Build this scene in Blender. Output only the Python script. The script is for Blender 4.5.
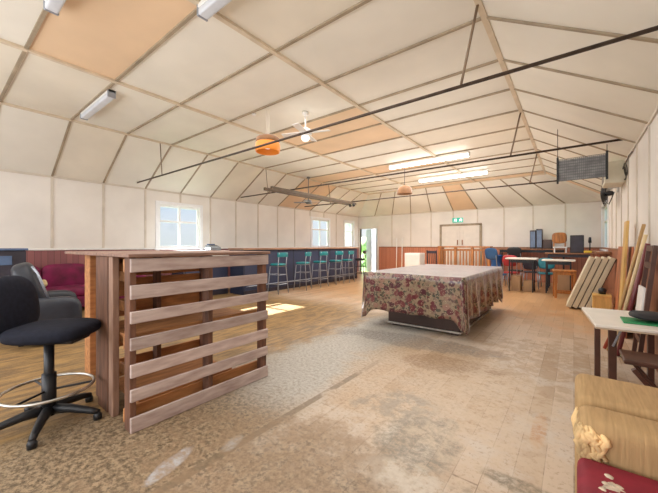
import bpy, bmesh, math, random
from mathutils import Vector, Matrix, noise
random.seed(7)
PI = math.pi
for o in list(bpy.data.objects):
    bpy.data.objects.remove(o)
scene = bpy.context.scene
COL = scene.collection

# ------------------------------------------------------------------ camera
YAW = 0.6619
cam_d = bpy.data.cameras.new('camera')
cam = bpy.data.objects.new('camera', cam_d)
COL.objects.link(cam)
cam.location = (0, 0, 1.28)
cam.rotation_euler = (PI / 2, 0, YAW)
cam_d.sensor_width = 36
cam_d.lens = 313.84 / 658 * 36
cam_d.shift_y = -1.1 / 658
cam_d.clip_start = 0.05
cam_d.clip_end = 300
scene.camera = cam

# ------------------------------------------------------------------ world, sun, area lights, exposure
w = bpy.data.worlds.new('sky')
scene.world = w
w.use_nodes = True
nt = w.node_tree
nt.nodes.clear()
out = nt.nodes.new('ShaderNodeOutputWorld')
bg = nt.nodes.new('ShaderNodeBackground')
tc = nt.nodes.new('ShaderNodeTexCoord')
sep = nt.nodes.new('ShaderNodeSeparateXYZ')
rmp = nt.nodes.new('ShaderNodeValToRGB')
rmp.color_ramp.elements[0].position = 0.0
rmp.color_ramp.elements[0].color = (0.86, 0.88, 0.86, 1)
rmp.color_ramp.elements[1].position = 0.5
rmp.color_ramp.elements[1].color = (0.30, 0.50, 0.86, 1)
e = rmp.color_ramp.elements.new(0.07)
e.color = (0.90, 0.93, 0.97, 1)
e = rmp.color_ramp.elements.new(0.16)
e.color = (0.62, 0.78, 0.97, 1)
nt.links.new(tc.outputs['Generated'], sep.inputs[0])
nt.links.new(sep.outputs['Z'], rmp.inputs[0])
nt.links.new(rmp.outputs[0], bg.inputs['Color'])
bg.inputs['Strength'].default_value = 0.72
nt.links.new(bg.outputs[0], out.inputs[0])

sun_d = bpy.data.lights.new('sun', 'SUN')
sun_d.energy = 38.0
sun_d.angle = math.radians(0.6)
sun_d.color = (1.0, 0.97, 0.92)
sun = bpy.data.objects.new('sun', sun_d)
COL.objects.link(sun)
sun.rotation_euler = Vector((4.16, 0.15, -2.35)).to_track_quat('-Z', 'Y').to_euler()


def area(name, loc, direction, sx, sy, power, color=(1, 1, 1)):
    d = bpy.data.lights.new(name, 'AREA')
    d.shape = 'RECTANGLE'
    d.size, d.size_y = sx, sy
    d.energy = power
    d.color = color
    o = bpy.data.objects.new(name, d)
    COL.objects.link(o)
    o.location = loc
    o.rotation_euler = Vector(direction).to_track_quat('-Z', 'Y').to_euler()
    return o


# added fill light in front of the solid wall behind the camera
area('front_fill', (-3.6, -2.35, 1.75), (0, 1, 0.12), 8.0, 2.3, 175, (0.95, 0.97, 1.0))
# added fills, two brightening the ceiling from below, two shining down from it
area('up_fill_near', (-3.4, 1.2, 2.5), (0, 0, 1), 5.5, 4.0, 10, (1.0, 0.99, 0.96))
area('up_fill_far', (-3.5, 8.0, 2.4), (0, 0, 1), 5.4, 8.0, 60, (1.0, 0.96, 0.90))
area('down_fill_near', (-3.4, 2.4, 3.38), (0, 0, -1), 5.0, 4.5, 85, (1.0, 0.98, 0.96))
area('down_fill_far', (-3.6, 8.8, 3.36), (0, 0, -1), 5.0, 5.0, 175, (1.0, 0.97, 0.93))

scene.view_settings.view_transform = 'Standard'
scene.view_settings.look = 'None'
scene.view_settings.exposure = 0.49
scene.view_settings.gamma = 1.0
scene.view_settings.use_curve_mapping = False
try:
    scene.cycles.max_bounces = 10
    scene.cycles.diffuse_bounces = 6
    scene.cycles.sample_clamp_indirect = 6
    scene.cycles.caustics_reflective = False
    scene.cycles.caustics_refractive = False
    scene.cycles.use_denoising = True
except Exception:
    pass

# ------------------------------------------------------------------ room numbers
XW, XE, YN, YS = -8.36, 0.69, 13.1, -2.6       # left wall, right wall, far wall, wall behind
ZW, ZC = 2.70, 3.52                            # wall top, flat ceiling
XL, XR = -7.0, -0.68                           # where the side slopes meet the flat
YF = 11.75                                     # where the far slope meets the flat
XA, XB = -4.876, -2.70
DADO = 1.22


# ------------------------------------------------------------------ materials
def mat(name, base, rough=0.6, metal=0.0, var=0.12, scale=6.0, stretch=(1, 1, 1), bump=0.0, spec=0.5,
        col2=None, coat=0.0, perobj=0.0, detail=4):
    m = bpy.data.materials.new(name)
    m.use_nodes = True
    n = m.node_tree.nodes
    l = m.node_tree.links
    b = n['Principled BSDF']
    b.inputs['Roughness'].default_value = rough
    b.inputs['Metallic'].default_value = metal
    b.inputs['Specular IOR Level'].default_value = spec
    b.inputs['Coat Weight'].default_value = coat
    t = n.new('ShaderNodeTexCoord')
    mp = n.new('ShaderNodeMapping')
    mp.inputs['Scale'].default_value = stretch
    l.new(t.outputs['Object'], mp.inputs['Vector'])
    vec = mp.outputs[0]
    if perobj:
        oi = n.new('ShaderNodeObjectInfo')
        ad = n.new('ShaderNodeVectorMath')
        ad.operation = 'ADD'
        mul = n.new('ShaderNodeMath')
        mul.operation = 'MULTIPLY'
        mul.inputs[1].default_value = 37.0
        l.new(oi.outputs['Random'], mul.inputs[0])
        l.new(vec, ad.inputs[0])
        l.new(mul.outputs[0], ad.inputs[1])
        vec = ad.outputs[0]
    nz = n.new('ShaderNodeTexNoise')
    nz.inputs['Scale'].default_value = scale
    nz.inputs['Detail'].default_value = detail
    l.new(vec, nz.inputs['Vector'])
    mx = n.new('ShaderNodeMix')
    mx.data_type = 'RGBA'
    c2 = col2 if col2 else tuple(max(0, c * (1 - var * 2)) for c in base)
    c1 = tuple(min(1, c * (1 + var)) for c in base) if not col2 else base
    rr = n.new('ShaderNodeMapRange')
    rr.inputs['From Min'].default_value = 0.3
    rr.inputs['From Max'].default_value = 0.7
    l.new(nz.outputs['Fac'], rr.inputs['Value'])
    l.new(rr.outputs[0], mx.inputs['Factor'])
    mx.inputs['A'].default_value = (*c1, 1)
    mx.inputs['B'].default_value = (*c2, 1)
    colout = mx.outputs['Result']
    if perobj:
        hs = n.new('ShaderNodeHueSaturation')
        mr = n.new('ShaderNodeMapRange')
        mr.inputs['To Min'].default_value = 1 - perobj
        mr.inputs['To Max'].default_value = 1 + perobj
        l.new(oi.outputs['Random'], mr.inputs['Value'])
        l.new(mr.outputs[0], hs.inputs['Value'])
        l.new(colout, hs.inputs['Color'])
        colout = hs.outputs[0]
    l.new(colout, b.inputs['Base Color'])
    if bump:
        bp = n.new('ShaderNodeBump')
        bp.inputs['Strength'].default_value = bump
        bp.inputs['Distance'].default_value = 0.01
        l.new(nz.outputs['Fac'], bp.inputs['Height'])
        l.new(bp.outputs[0], b.inputs['Normal'])
    return m


def emis(name, col, strength):
    m = mat(name, col, 0.4, var=0.02)
    b = m.node_tree.nodes['Principled BSDF']
    b.inputs['Emission Color'].default_value = (*col, 1)
    b.inputs['Emission Strength'].default_value = strength
    return m


def boards_mat(name, c1, c2, pitch=0.1, rough=0.45, axis='X', groove=0.25):
    """vertical tongue and groove boards: pitch along one axis, grain along Z"""
    m = bpy.data.materials.new(name)
    m.use_nodes = True
    n = m.node_tree.nodes
    l = m.node_tree.links
    b = n['Principled BSDF']
    b.inputs['Roughness'].default_value = rough
    t = n.new('ShaderNodeTexCoord')
    sp = n.new('ShaderNodeSeparateXYZ')
    l.new(t.outputs['Object'], sp.inputs[0])
    dv = n.new('ShaderNodeMath')
    dv.operation = 'DIVIDE'
    dv.inputs[1].default_value = pitch
    l.new(sp.outputs[axis], dv.inputs[0])
    fl = n.new('ShaderNodeMath')
    fl.operation = 'FLOOR'
    l.new(dv.outputs[0], fl.inputs[0])
    wn = n.new('ShaderNodeTexWhiteNoise')
    wn.noise_dimensions = '1D'
    l.new(fl.outputs[0], wn.inputs['W'])
    mp = n.new('ShaderNodeMapping')
    mp.inputs['Scale'].default_value = (14, 14, 1.2)
    l.new(t.outputs['Object'], mp.inputs['Vector'])
    nz = n.new('ShaderNodeTexNoise')
    nz.inputs['Scale'].default_value = 3
    nz.inputs['Detail'].default_value = 5
    l.new(mp.outputs[0], nz.inputs['Vector'])
    av = n.new('ShaderNodeMath')
    av.operation = 'ADD'
    l.new(wn.outputs['Value'], av.inputs[0])
    l.new(nz.outputs['Fac'], av.inputs[1])
    hv = n.new('ShaderNodeMath')
    hv.operation = 'MULTIPLY'
    hv.inputs[1].default_value = 0.5
    l.new(av.outputs[0], hv.inputs[0])
    mx = n.new('ShaderNodeMix')
    mx.data_type = 'RGBA'
    mx.inputs['A'].default_value = (*c1, 1)
    mx.inputs['B'].default_value = (*c2, 1)
    l.new(hv.outputs[0], mx.inputs['Factor'])
    fr = n.new('ShaderNodeMath')
    fr.operation = 'FRACT'
    l.new(dv.outputs[0], fr.inputs[0])
    gt = n.new('ShaderNodeMath')
    gt.operation = 'GREATER_THAN'
    gt.inputs[1].default_value = 0.08
    l.new(fr.outputs[0], gt.inputs[0])
    mr = n.new('ShaderNodeMapRange')
    mr.inputs['To Min'].default_value = groove
    mr.inputs['To Max'].default_value = 1.0
    l.new(gt.outputs[0], mr.inputs['Value'])
    m2 = n.new('ShaderNodeMix')
    m2.data_type = 'RGBA'
    m2.blend_type = 'MULTIPLY'
    m2.inputs['Factor'].default_value = 1
    l.new(mx.outputs['Result'], m2.inputs['A'])
    l.new(mr.outputs[0], m2.inputs['B'])
    l.new(m2.outputs['Result'], b.inputs['Base Color'])
    return m


def glass_mat(name, tint=(0.93, 0.97, 1.0)):
    m = bpy.data.materials.new(name)
    m.use_nodes = True
    n = m.node_tree.nodes
    l = m.node_tree.links
    n.clear()
    o = n.new('ShaderNodeOutputMaterial')
    a = n.new('ShaderNodeBsdfTransparent')
    a.inputs[0].default_value = (*tint, 1)
    g = n.new('ShaderNodeBsdfGlossy')
    g.inputs['Roughness'].default_value = 0.05
    mx = n.new('ShaderNodeMixShader')
    mx.inputs[0].default_value = 0.06
    l.new(a.outputs[0], mx.inputs[1])
    l.new(g.outputs[0], mx.inputs[2])
    l.new(mx.outputs[0], o.inputs[0])
    return m


def floor_mat():
    m = bpy.data.materials.new('worn_floor')
    m.use_nodes = True
    n = m.node_tree.nodes
    l = m.node_tree.links
    b = n['Principled BSDF']

    def node(t, **kw):
        x = n.new(t)
        for k, v in kw.items():
            setattr(x, k, v)
        return x

    def math_(op, a, bb=None, clamp=False):
        x = node('ShaderNodeMath', operation=op)
        x.use_clamp = clamp
        for i, v in enumerate((a, bb)):
            if v is None:
                continue
            if isinstance(v, (int, float)):
                x.inputs[i].default_value = v
            else:
                l.new(v, x.inputs[i])
        return x.outputs[0]

    def noise_(scale, detail=4, vec=None, rough=0.55):
        x = node('ShaderNodeTexNoise')
        x.inputs['Scale'].default_value = scale
        x.inputs['Detail'].default_value = detail
        x.inputs['Roughness'].default_value = rough
        l.new(vec if vec else obj, x.inputs['Vector'])
        return x.outputs['Fac']

    def mix(f, a, bb, blend='MIX'):
        x = node('ShaderNodeMix', data_type='RGBA', blend_type=blend)
        for k, v in (('Factor', f), ('A', a), ('B', bb)):
            if isinstance(v, (int, float)):
                x.inputs[k].default_value = v
            elif isinstance(v, tuple):
                x.inputs[k].default_value = (*v, 1)
            else:
                l.new(v, x.inputs[k])
        return x.outputs['Result']

    def step(v, lo, hi):
        x = node('ShaderNodeMapRange', interpolation_type='SMOOTHSTEP')
        l.new(v, x.inputs['Value'])
        x.inputs['From Min'].default_value = lo
        x.inputs['From Max'].default_value = hi
        return x.outputs[0]

    def blob(cx, cy, rx, ry, wob, rot=0.0):
        """a soft edged patch of its own shape, 1 inside"""
        mp = node('ShaderNodeMapping', vector_type='TEXTURE')
        mp.inputs['Location'].default_value = (cx, cy, 0)
        mp.inputs['Rotation'].default_value = (0, 0, rot)
        mp.inputs['Scale'].default_value = (rx, ry, 1)
        l.new(obj, mp.inputs['Vector'])
        ln = node('ShaderNodeVectorMath', operation='LENGTH')
        l.new(mp.outputs[0], ln.inputs[0])
        d = math_('ADD', ln.outputs['Value'], math_('MULTIPLY', math_('SUBTRACT', nmid, 0.5), wob))
        return math_('SUBTRACT', 1.0, step(d, 0.75, 1.1))

    t = node('ShaderNodeTexCoord')
    obj = t.outputs['Object']
    sp = node('ShaderNodeSeparateXYZ')
    l.new(obj, sp.inputs[0])
    X, Y = sp.outputs['X'], sp.outputs['Y']
    nbig = noise_(0.5, 3)
    nmid = noise_(2.6, 6, rough=0.65)
    nfine = noise_(30, 6, rough=0.78)
    nflk = noise_(75, 3, rough=0.6)

    # boards running down the hall
    pitch = 0.135
    u = math_('DIVIDE', X, pitch)
    idx = math_('FLOOR', u)
    wn = node('ShaderNodeTexWhiteNoise', noise_dimensions='1D')
    l.new(idx, wn.inputs['W'])
    fr = math_('FRACT', u)
    vlen = math_('ADD', math_('DIVIDE', Y, 1.9), math_('MULTIPLY', wn.outputs['Value'], 7.0))
    wn2 = node('ShaderNodeTexWhiteNoise', noise_dimensions='2D')
    cmb = node('ShaderNodeCombineXYZ')
    l.new(idx, cmb.inputs[0])
    l.new(math_('FLOOR', vlen), cmb.inputs[1])
    l.new(cmb.outputs[0], wn2.inputs['Vector'])
    gap = math_('MULTIPLY', math_('GREATER_THAN', fr, 0.035), math_('GREATER_THAN', math_('FRACT', vlen), 0.006))
    mpg = node('ShaderNodeMapping')
    mpg.inputs['Scale'].default_value = (16, 1.1, 1)
    l.new(obj, mpg.inputs['Vector'])
    grain = noise_(2.5, 5, mpg.outputs[0])
    board = mix(wn2.outputs['Value'], (0.43, 0.235, 0.105), (0.55, 0.33, 0.165))
    board = mix(math_('MULTIPLY', step(grain, 0.45, 0.75), 0.35), board, (0.36, 0.20, 0.10))
    # far boards keep their orange varnish, near ones are scuffed pale
    wear = step(math_('ADD', Y, math_('MULTIPLY', math_('SUBTRACT', nmid, 0.5), 6.0)), 7.6, 4.6)
    worn = mix(wn2.outputs['Value'], (0.41, 0.295, 0.195), (0.58, 0.465, 0.355))
    worn = mix(math_('MULTIPLY', step(nmid, 0.44, 0.62), 0.7), worn, (0.55, 0.49, 0.42))
    worn = mix(math_('MULTIPLY', step(nfine, 0.52, 0.62), 0.55), worn, (0.30, 0.20, 0.115))
    planks = mix(wear, board, worn)
    planks = mix(gap, mix(math_('MULTIPLY', step(nmid, 0.62, 0.40), 0.6), planks, (0.12, 0.07, 0.04)), planks)

    # hardboard sheets on the left, flaked and mottled
    sheet = mix(step(nfine, 0.42, 0.60), (0.36, 0.265, 0.155), (0.10, 0.066, 0.033))
    sheet = mix(math_('MULTIPLY', step(nflk, 0.5, 0.60), 0.6), sheet, (0.50, 0.425, 0.32))
    sheet = mix(math_('MULTIPLY', step(nmid, 0.48, 0.70), 0.6), sheet, (0.20, 0.145, 0.085))
    pale = mix(step(nfine, 0.35, 0.7), (0.50, 0.475, 0.43), (0.27, 0.24, 0.195))
    pz = blob(-2.25, 3.35, 1.35, 2.0, 1.0)
    sheet = mix(pz, sheet, pale)
    mps = node('ShaderNodeMapping')
    mps.inputs['Scale'].default_value = (7, 1.3, 1)
    l.new(obj, mps.inputs['Vector'])
    streak = noise_(2.2, 6, mps.outputs[0], 0.65)
    ochre = mix(step(streak, 0.36, 0.62), (0.40, 0.235, 0.08), (0.17, 0.10, 0.04))
    oz = step(math_('ADD', X, math_('MULTIPLY', math_('SUBTRACT', nmid, 0.5), 1.0)), -2.55, -3.05)
    sheet = mix(math_('MULTIPLY', oz, 0.85), sheet, ochre)

    # join between sheets and boards follows a slightly ragged line
    edge = math_('ADD', X, math_('MULTIPLY', math_('SUBTRACT', nmid, 0.5), 0.34))
    leftness = step(edge, -1.50, -1.90)
    fary = step(math_('ADD', Y, math_('MULTIPLY', math_('SUBTRACT', nbig, 0.5), 2.0)), 5.9, 4.9)
    col = mix(math_('MULTIPLY', leftness, fary), planks, sheet)
    # mottled glue remains in the middle strip between the join and the boards
    nearm = step(math_('ADD', Y, math_('MULTIPLY', math_('SUBTRACT', nmid, 0.5), 1.2)), 2.1, 1.2)
    strip = step(math_('ADD', X, math_('MULTIPLY', math_('SUBTRACT', nmid, 0.5), 0.8)), -0.35, -0.85)
    glue = mix(step(nfine, 0.38, 0.62), (0.36, 0.262, 0.16), (0.10, 0.068, 0.038))
    strip = math_('MULTIPLY', strip, step(math_('ADD', X, math_('MULTIPLY', math_('SUBTRACT', nmid, 0.5), 1.0)), -3.0, -2.45))
    col = mix(math_('MULTIPLY', math_('MULTIPLY', nearm, strip), 0.85), col, glue)
    midpatch = math_('MULTIPLY', blob(-1.15, 3.1, 0.85, 1.25, 1.0), 0.55)
    col = mix(midpatch, col, mix(step(nfine, 0.4, 0.65), (0.52, 0.38, 0.24), (0.33, 0.215, 0.12)))
    # dark seam of the sheet edge
    seam = math_('MULTIPLY', math_('LESS_THAN', math_('ABSOLUTE', math_('ADD', X, 1.70)), 0.03), step(nmid, 0.40, 0.52))
    seam = math_('MULTIPLY', seam, step(Y, 3.3, 2.6))
    col = mix(math_('MULTIPLY', seam, 0.7), col, (0.17, 0.12, 0.07))
    # stains, bare patches and a painted table shadow, broken up by wear
    brk = math_('ADD', 0.25, math_('MULTIPLY', step(nfine, 0.36, 0.58), 0.75))
    brk2 = step(noise_(9.0, 6, rough=0.7), 0.40, 0.56)

    def stain_or_shade(c0, amount, colour, cx, cy, rx, ry, wob, rot=0.0, br=None):
        fac = math_('MULTIPLY', blob(cx, cy, rx, ry, wob, rot), amount)
        return mix(math_('MULTIPLY', fac, br if br else brk), c0, colour)
    col = stain_or_shade(col, 0.75, (0.21, 0.195, 0.155), -0.82, 2.02, 0.27, 0.34, 2.6)
    col = stain_or_shade(col, 0.55, (0.24, 0.22, 0.18), -1.05, 2.35, 0.35, 0.25, 2.6, 0.3, brk2)
    col = stain_or_shade(col, 0.7, (0.56, 0.51, 0.43), -0.74, 1.60, 0.24, 0.15, 2.4, 0.0, brk2)
    col = stain_or_shade(col, 0.75, (0.17, 0.14, 0.09), -0.20, 1.93, 0.24, 0.07, 1.4, -0.1)
    col = stain_or_shade(col, 0.7, (0.19, 0.15, 0.10), -0.36, 1.62, 0.16, 0.14, 2.6, 0.0, brk2)
    col = stain_or_shade(col, 0.7, (0.47, 0.24, 0.10), -0.19, 2.62, 0.05, 0.28, 0.5)
    col = stain_or_shade(col, 0.75, (0.52, 0.53, 0.55), -1.86, 0.88, 0.05, 0.17, 2.0, 0.3)
    col = stain_or_shade(col, 0.5, (0.50, 0.49, 0.47), -1.74, 1.22, 0.06, 0.10, 2.0, 0.3)
    col = stain_or_shade(col, 0.75, (0.20, 0.185, 0.17), -1.75, 4.0, 1.2, 0.30, 1.8, 0.1)  # grey shadow before the pool table, painted into the floor colour
    col = stain_or_shade(col, 0.65, (0.28, 0.175, 0.10), -1.05, 3.45, 0.55, 0.24, 2.2, 0.3)
    col = stain_or_shade(col, 0.6, (0.27, 0.18, 0.105), -1.4, 1.1, 0.9, 0.7, 2.4, 0.3, brk2)
    col = stain_or_shade(col, 0.6, (0.56, 0.45, 0.33), -0.5, 2.9, 0.6, 1.0, 2.6, 0.0, brk2)
    col = stain_or_shade(col, 0.5, (0.33, 0.22, 0.13), -0.3, 4.3, 0.7, 0.9, 2.4, 0.2, brk2)
    l.new(col, b.inputs['Base Color'])
    rg = node('ShaderNodeMapRange')
    l.new(wear, rg.inputs['Value'])
    rg.inputs['To Min'].default_value = 0.30
    rg.inputs['To Max'].default_value = 0.52
    l.new(rg.outputs[0], b.inputs['Roughness'])
    bp = node('ShaderNodeBump')
    bp.inputs['Strength'].default_value = 0.25
    bp.inputs['Distance'].default_value = 0.004
    l.new(math_('ADD', gap, math_('MULTIPLY', nfine, 0.5)), bp.inputs['Height'])
    l.new(bp.outputs[0], b.inputs['Normal'])
    return m


def cloth_mat():
    m = bpy.data.materials.new('floral_oilcloth')
    m.use_nodes = True
    n = m.node_tree.nodes
    l = m.node_tree.links
    b = n['Principled BSDF']
    t = n.new('ShaderNodeTexCoord')
    cur = None

    def vor(scale, feat='F1'):
        nz = n.new('ShaderNodeTexNoise')
        nz.inputs['Scale'].default_value = 18
        l.new(t.outputs['UV'], nz.inputs['Vector'])
        ad = n.new('ShaderNodeVectorMath')
        ad.operation = 'MULTIPLY_ADD'
        l.new(nz.outputs['Color'], ad.inputs[0])
        ad.inputs[1].default_value = (0.05, 0.05, 0.05)
        l.new(t.outputs['UV'], ad.inputs[2])
        v = n.new('ShaderNodeTexVoronoi')
        v.inputs['Scale'].default_value = scale
        v.feature = feat
        l.new(ad.outputs[0], v.inputs['Vector'])
        return v

    def lay(prev, fac, c):
        x = n.new('ShaderNodeMix')
        x.data_type = 'RGBA'
        if isinstance(prev, tuple):
            x.inputs['A'].default_value = (*prev, 1)
        else:
            l.new(prev, x.inputs['A'])
        if isinstance(c, tuple):
            x.inputs['B'].default_value = (*c, 1)
        else:
            l.new(c, x.inputs['B'])
        l.new(fac, x.inputs['Factor'])
        return x.outputs['Result']

    def less(v, th, soft=0.04):
        r = n.new('ShaderNodeMapRange')
        r.inputs['From Min'].default_value = th
        r.inputs['From Max'].default_value = th - soft
        l.new(v, r.inputs['Value'])
        return r.outputs[0]

    def ramp(v, cols):
        r = n.new('ShaderNodeValToRGB')
        r.color_ramp.interpolation = 'CONSTANT'
        while len(r.color_ramp.elements) < len(cols):
            r.color_ramp.elements.new(0.5)
        for i, c in enumerate(cols):
            r.color_ramp.elements[i].position = i / len(cols)
            r.color_ramp.elements[i].color = (*c, 1)
        sp = n.new('ShaderNodeSeparateColor')
        l.new(v, sp.inputs[0])
        l.new(sp.outputs[0], r.inputs[0])
        return r.outputs[0]

    v1 = vor(24)
    leaves = ramp(v1.outputs['Color'], [(0.07, 0.06, 0.035), (0.25, 0.185, 0.12), (0.10, 0.05, 0.04), (0.05, 0.048, 0.03), (0.20, 0.13, 0.09)])
    c = lay((0.24, 0.175, 0.11), less(v1.outputs['Distance'], 0.56), leaves)
    v2 = vor(10)
    petals = ramp(v2.outputs['Color'], [(0.10, 0.010, 0.015), (0.14, 0.03, 0.03), (0.06, 0.008, 0.014), (0.26, 0.14, 0.10), (0.11, 0.016, 0.02)])
    c = lay(c, less(v2.outputs['Distance'], 0.52, 0.06), petals)
    v3 = vor(40)
    c = lay(c, less(v3.outputs['Distance'], 0.24), (0.38, 0.29, 0.20))
    c = lay(c, less(v2.outputs['Distance'], 0.12), (0.16, 0.04, 0.04))
    l.new(c, b.inputs['Base Color'])
    b.inputs['Roughness'].default_value = 0.34
    b.inputs['Specular IOR Level'].default_value = 0.4
    b.inputs['Coat Weight'].default_value = 0.6
    b.inputs['Coat Roughness'].default_value = 0.13
    b.inputs['Coat IOR'].default_value = 1.55
    b.inputs['Sheen Weight'].default_value = 0.7
    b.inputs['Sheen Roughness'].default_value = 0.25
    b.inputs['Sheen Tint'].default_value = (0.93, 0.93, 1.0, 1)
    return m


M = {}
M['wall'] = mat('cream_wall', (0.74, 0.705, 0.66), 0.55, var=0.04, scale=1.6)
M['ceil'] = mat('cream_ceiling_board', (0.79, 0.765, 0.685), 0.6, var=0.035, scale=1.3)
M['ceil2'] = mat('cream_ceiling_board_aged', (0.78, 0.73, 0.62), 0.6, var=0.05, scale=1.1)
M['hard'] = mat('bare_hardboard', (0.76, 0.56, 0.37), 0.55, var=0.05, scale=1.3)
M['batten'] = mat('batten_wood', (0.36, 0.29, 0.20), 0.6, var=0.15, scale=4)
M['batten_pale'] = mat('batten_painted', (0.66, 0.56, 0.42), 0.6, var=0.08, scale=4)
M['wall_batten'] = mat('wall_batten_paint', (0.60, 0.54, 0.46), 0.55, var=0.06, scale=4)
M['dado_x'] = boards_mat('dado_boards_far', (0.56, 0.23, 0.135), (0.40, 0.15, 0.085), 0.1, 0.4, 'X', 0.5)  # paler boards, the glow washing the far dado is put into the colour
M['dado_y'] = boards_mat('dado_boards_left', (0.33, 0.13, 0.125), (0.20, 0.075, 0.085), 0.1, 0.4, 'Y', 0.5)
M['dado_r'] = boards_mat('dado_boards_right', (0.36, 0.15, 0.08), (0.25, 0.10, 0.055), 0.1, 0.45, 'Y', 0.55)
M['rail_white'] = mat('rail_white', (0.78, 0.77, 0.75), 0.4, var=0.04)
M['floor'] = floor_mat()
M['frame_white'] = mat('window_white', (0.80, 0.81, 0.83), 0.4, var=0.03)
M['glass'] = glass_mat('window_glass')
M['door_white'] = mat('door_white', (0.66, 0.73, 0.82), 0.4, var=0.03)
M['door_cream'] = mat('door_cream', (0.73, 0.68, 0.61), 0.45, var=0.03)
M['rod'] = mat('rusty_rod', (0.085, 0.06, 0.045), 0.5, 0.6, var=0.2, scale=12)
M['timber'] = mat('dark_roof_timber', (0.10, 0.066, 0.038), 0.6, var=0.15)
M['drop'] = mat('brown_drop', (0.20, 0.14, 0.09), 0.6, var=0.15)
M['pallet'] = mat('pallet_grey_wood', (0.60, 0.50, 0.465), 0.75, var=0.25, scale=3, stretch=(8, 1.5, 8), bump=0.3, perobj=0.16, detail=6, col2=(0.37, 0.275, 0.25))
M['pallet_in'] = mat('pallet_brown_wood', (0.56, 0.26, 0.095), 0.7, var=0.25, scale=3, stretch=(8, 1.5, 8), bump=0.3, perobj=0.18, detail=6, col2=(0.31, 0.13, 0.05))
M['pallet_v'] = mat('pallet_post_wood', (0.21, 0.095, 0.055), 0.7, var=0.25, scale=3, stretch=(8, 8, 1.5), bump=0.3, perobj=0.18, detail=6, col2=(0.085, 0.04, 0.025))
M['pallet_mid'] = mat('pallet_mid_wood', (0.36, 0.22, 0.155), 0.7, var=0.25, scale=3, stretch=(8, 8, 1.5), bump=0.3, detail=6, col2=(0.22, 0.12, 0.08))
M['pallet_top'] = mat('pallet_top_wood', (0.25, 0.145, 0.105), 0.6, var=0.2, scale=3, stretch=(8, 1.5, 8), perobj=0.12)
M['navy'] = mat('navy_upholstery', (0.013, 0.015, 0.026), 0.8, var=0.15, scale=30, bump=0.15, spec=0.2)
M['blackplastic'] = mat('black_plastic', (0.012, 0.013, 0.016), 0.45, var=0.1, scale=10)
M['blacksteel'] = mat('black_steel', (0.015, 0.016, 0.02), 0.4, 0.2, var=0.15)
M['chrome'] = mat('scuffed_chrome', (0.62, 0.60, 0.56), 0.28, 0.95, var=0.15, scale=18)
M['leather'] = mat('black_leather', (0.02, 0.024, 0.035), 0.4, var=0.15, scale=14, bump=0.12)
M['burgundy'] = mat('burgundy_velvet', (0.18, 0.004, 0.055), 0.7, var=0.3, scale=5)
M['barpanel'] = boards_mat('bar_front_navy', (0.05, 0.063, 0.12), (0.03, 0.04, 0.085), 0.6, 0.45, 'Y', 0.55)
M['bartop'] = mat('bar_top_wood', (0.42, 0.25, 0.17), 0.4, var=0.15, scale=4, stretch=(6, 1, 6))
M['whitepaint'] = mat('white_paint', (0.80, 0.79, 0.76), 0.4, var=0.03)
M['teal'] = mat('teal_vinyl', (0.015, 0.25, 0.29), 0.4, var=0.1, scale=10)
M['greysteel'] = mat('grey_steel', (0.36, 0.39, 0.45), 0.35, 0.6, var=0.1)
M['cloth'] = cloth_mat()
M['darkwood'] = mat('dark_table_wood', (0.055, 0.028, 0.022), 0.4, var=0.2, scale=4)
M['orangewood'] = mat('varnished_orange_wood', (0.44, 0.17, 0.045), 0.35, var=0.2, scale=4, stretch=(6, 6, 1))
M['brownwood'] = mat('brown_wood', (0.30, 0.13, 0.055), 0.4, var=0.2, scale=4, stretch=(6, 6, 1))
M['panelwood'] = mat('reddish_panel', (0.44, 0.15, 0.065), 0.4, var=0.25, scale=2.2, stretch=(3, 3, 0.8))
M['pad'] = mat('pale_pad', (0.60, 0.53, 0.38), 0.6, var=0.08, scale=3)
M['padedge'] = mat('dark_edge', (0.055, 0.04, 0.028), 0.6, var=0.2)
M['yellowwood'] = mat('yellow_pine', (0.66, 0.42, 0.13), 0.5, var=0.12, scale=4, stretch=(5, 5, 1))
M['polewood'] = mat('pole_wood', (0.50, 0.31, 0.13), 0.5, var=0.12, scale=4, stretch=(5, 5, 1))
M['paleply'] = mat('pale_ply', (0.68, 0.53, 0.30), 0.55, var=0.1, scale=3)
M['maroonpole'] = mat('maroon_pole', (0.17, 0.035, 0.04), 0.4, var=0.15)
M['redpole'] = mat('red_pole', (0.42, 0.07, 0.04), 0.4, var=0.15)
M['tabletop'] = mat('white_laminate', (0.80, 0.77, 0.70), 0.35, var=0.03)
M['tableedge'] = mat('tan_edge', (0.52, 0.41, 0.29), 0.5, var=0.1)
M['legbrown'] = mat('brown_leg', (0.085, 0.035, 0.022), 0.4, var=0.2)
M['green'] = mat('green_mat', (0.02, 0.26, 0.09), 0.5, var=0.15)
M['blackcloth'] = mat('black_cloth', (0.03, 0.03, 0.032), 0.8, var=0.2)
M['tan'] = mat('tan_chenille', (0.43, 0.285, 0.14), 0.9, var=0.08, scale=5, stretch=(22, 1.5, 1.5), bump=0.3, spec=0.2)
M['foam'] = mat('torn_foam', (0.74, 0.52, 0.26), 0.9, var=0.22, scale=14, bump=0.6)
M['tear'] = mat('bare_foam_patch', (0.62, 0.52, 0.40), 0.9, var=0.3, scale=30, bump=0.6)
M['red'] = mat('crimson_fabric', (0.22, 0.007, 0.022), 0.75, var=0.15, scale=9, bump=0.15)
M['amber'] = emis('amber_glass', (0.78, 0.25, 0.03), 0.12)
M['lampbrown'] = mat('lamp_brown', (0.25, 0.11, 0.035), 0.45, var=0.15)
M['tube'] = emis('lit_tube', (1.0, 0.98, 0.95), 7.0)
M['tubeoff'] = mat('unlit_diffuser', (0.62, 0.66, 0.72), 0.35, var=0.04)
M['bulb'] = emis('lit_bowl', (1.0, 0.97, 0.92), 0.5)
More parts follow.
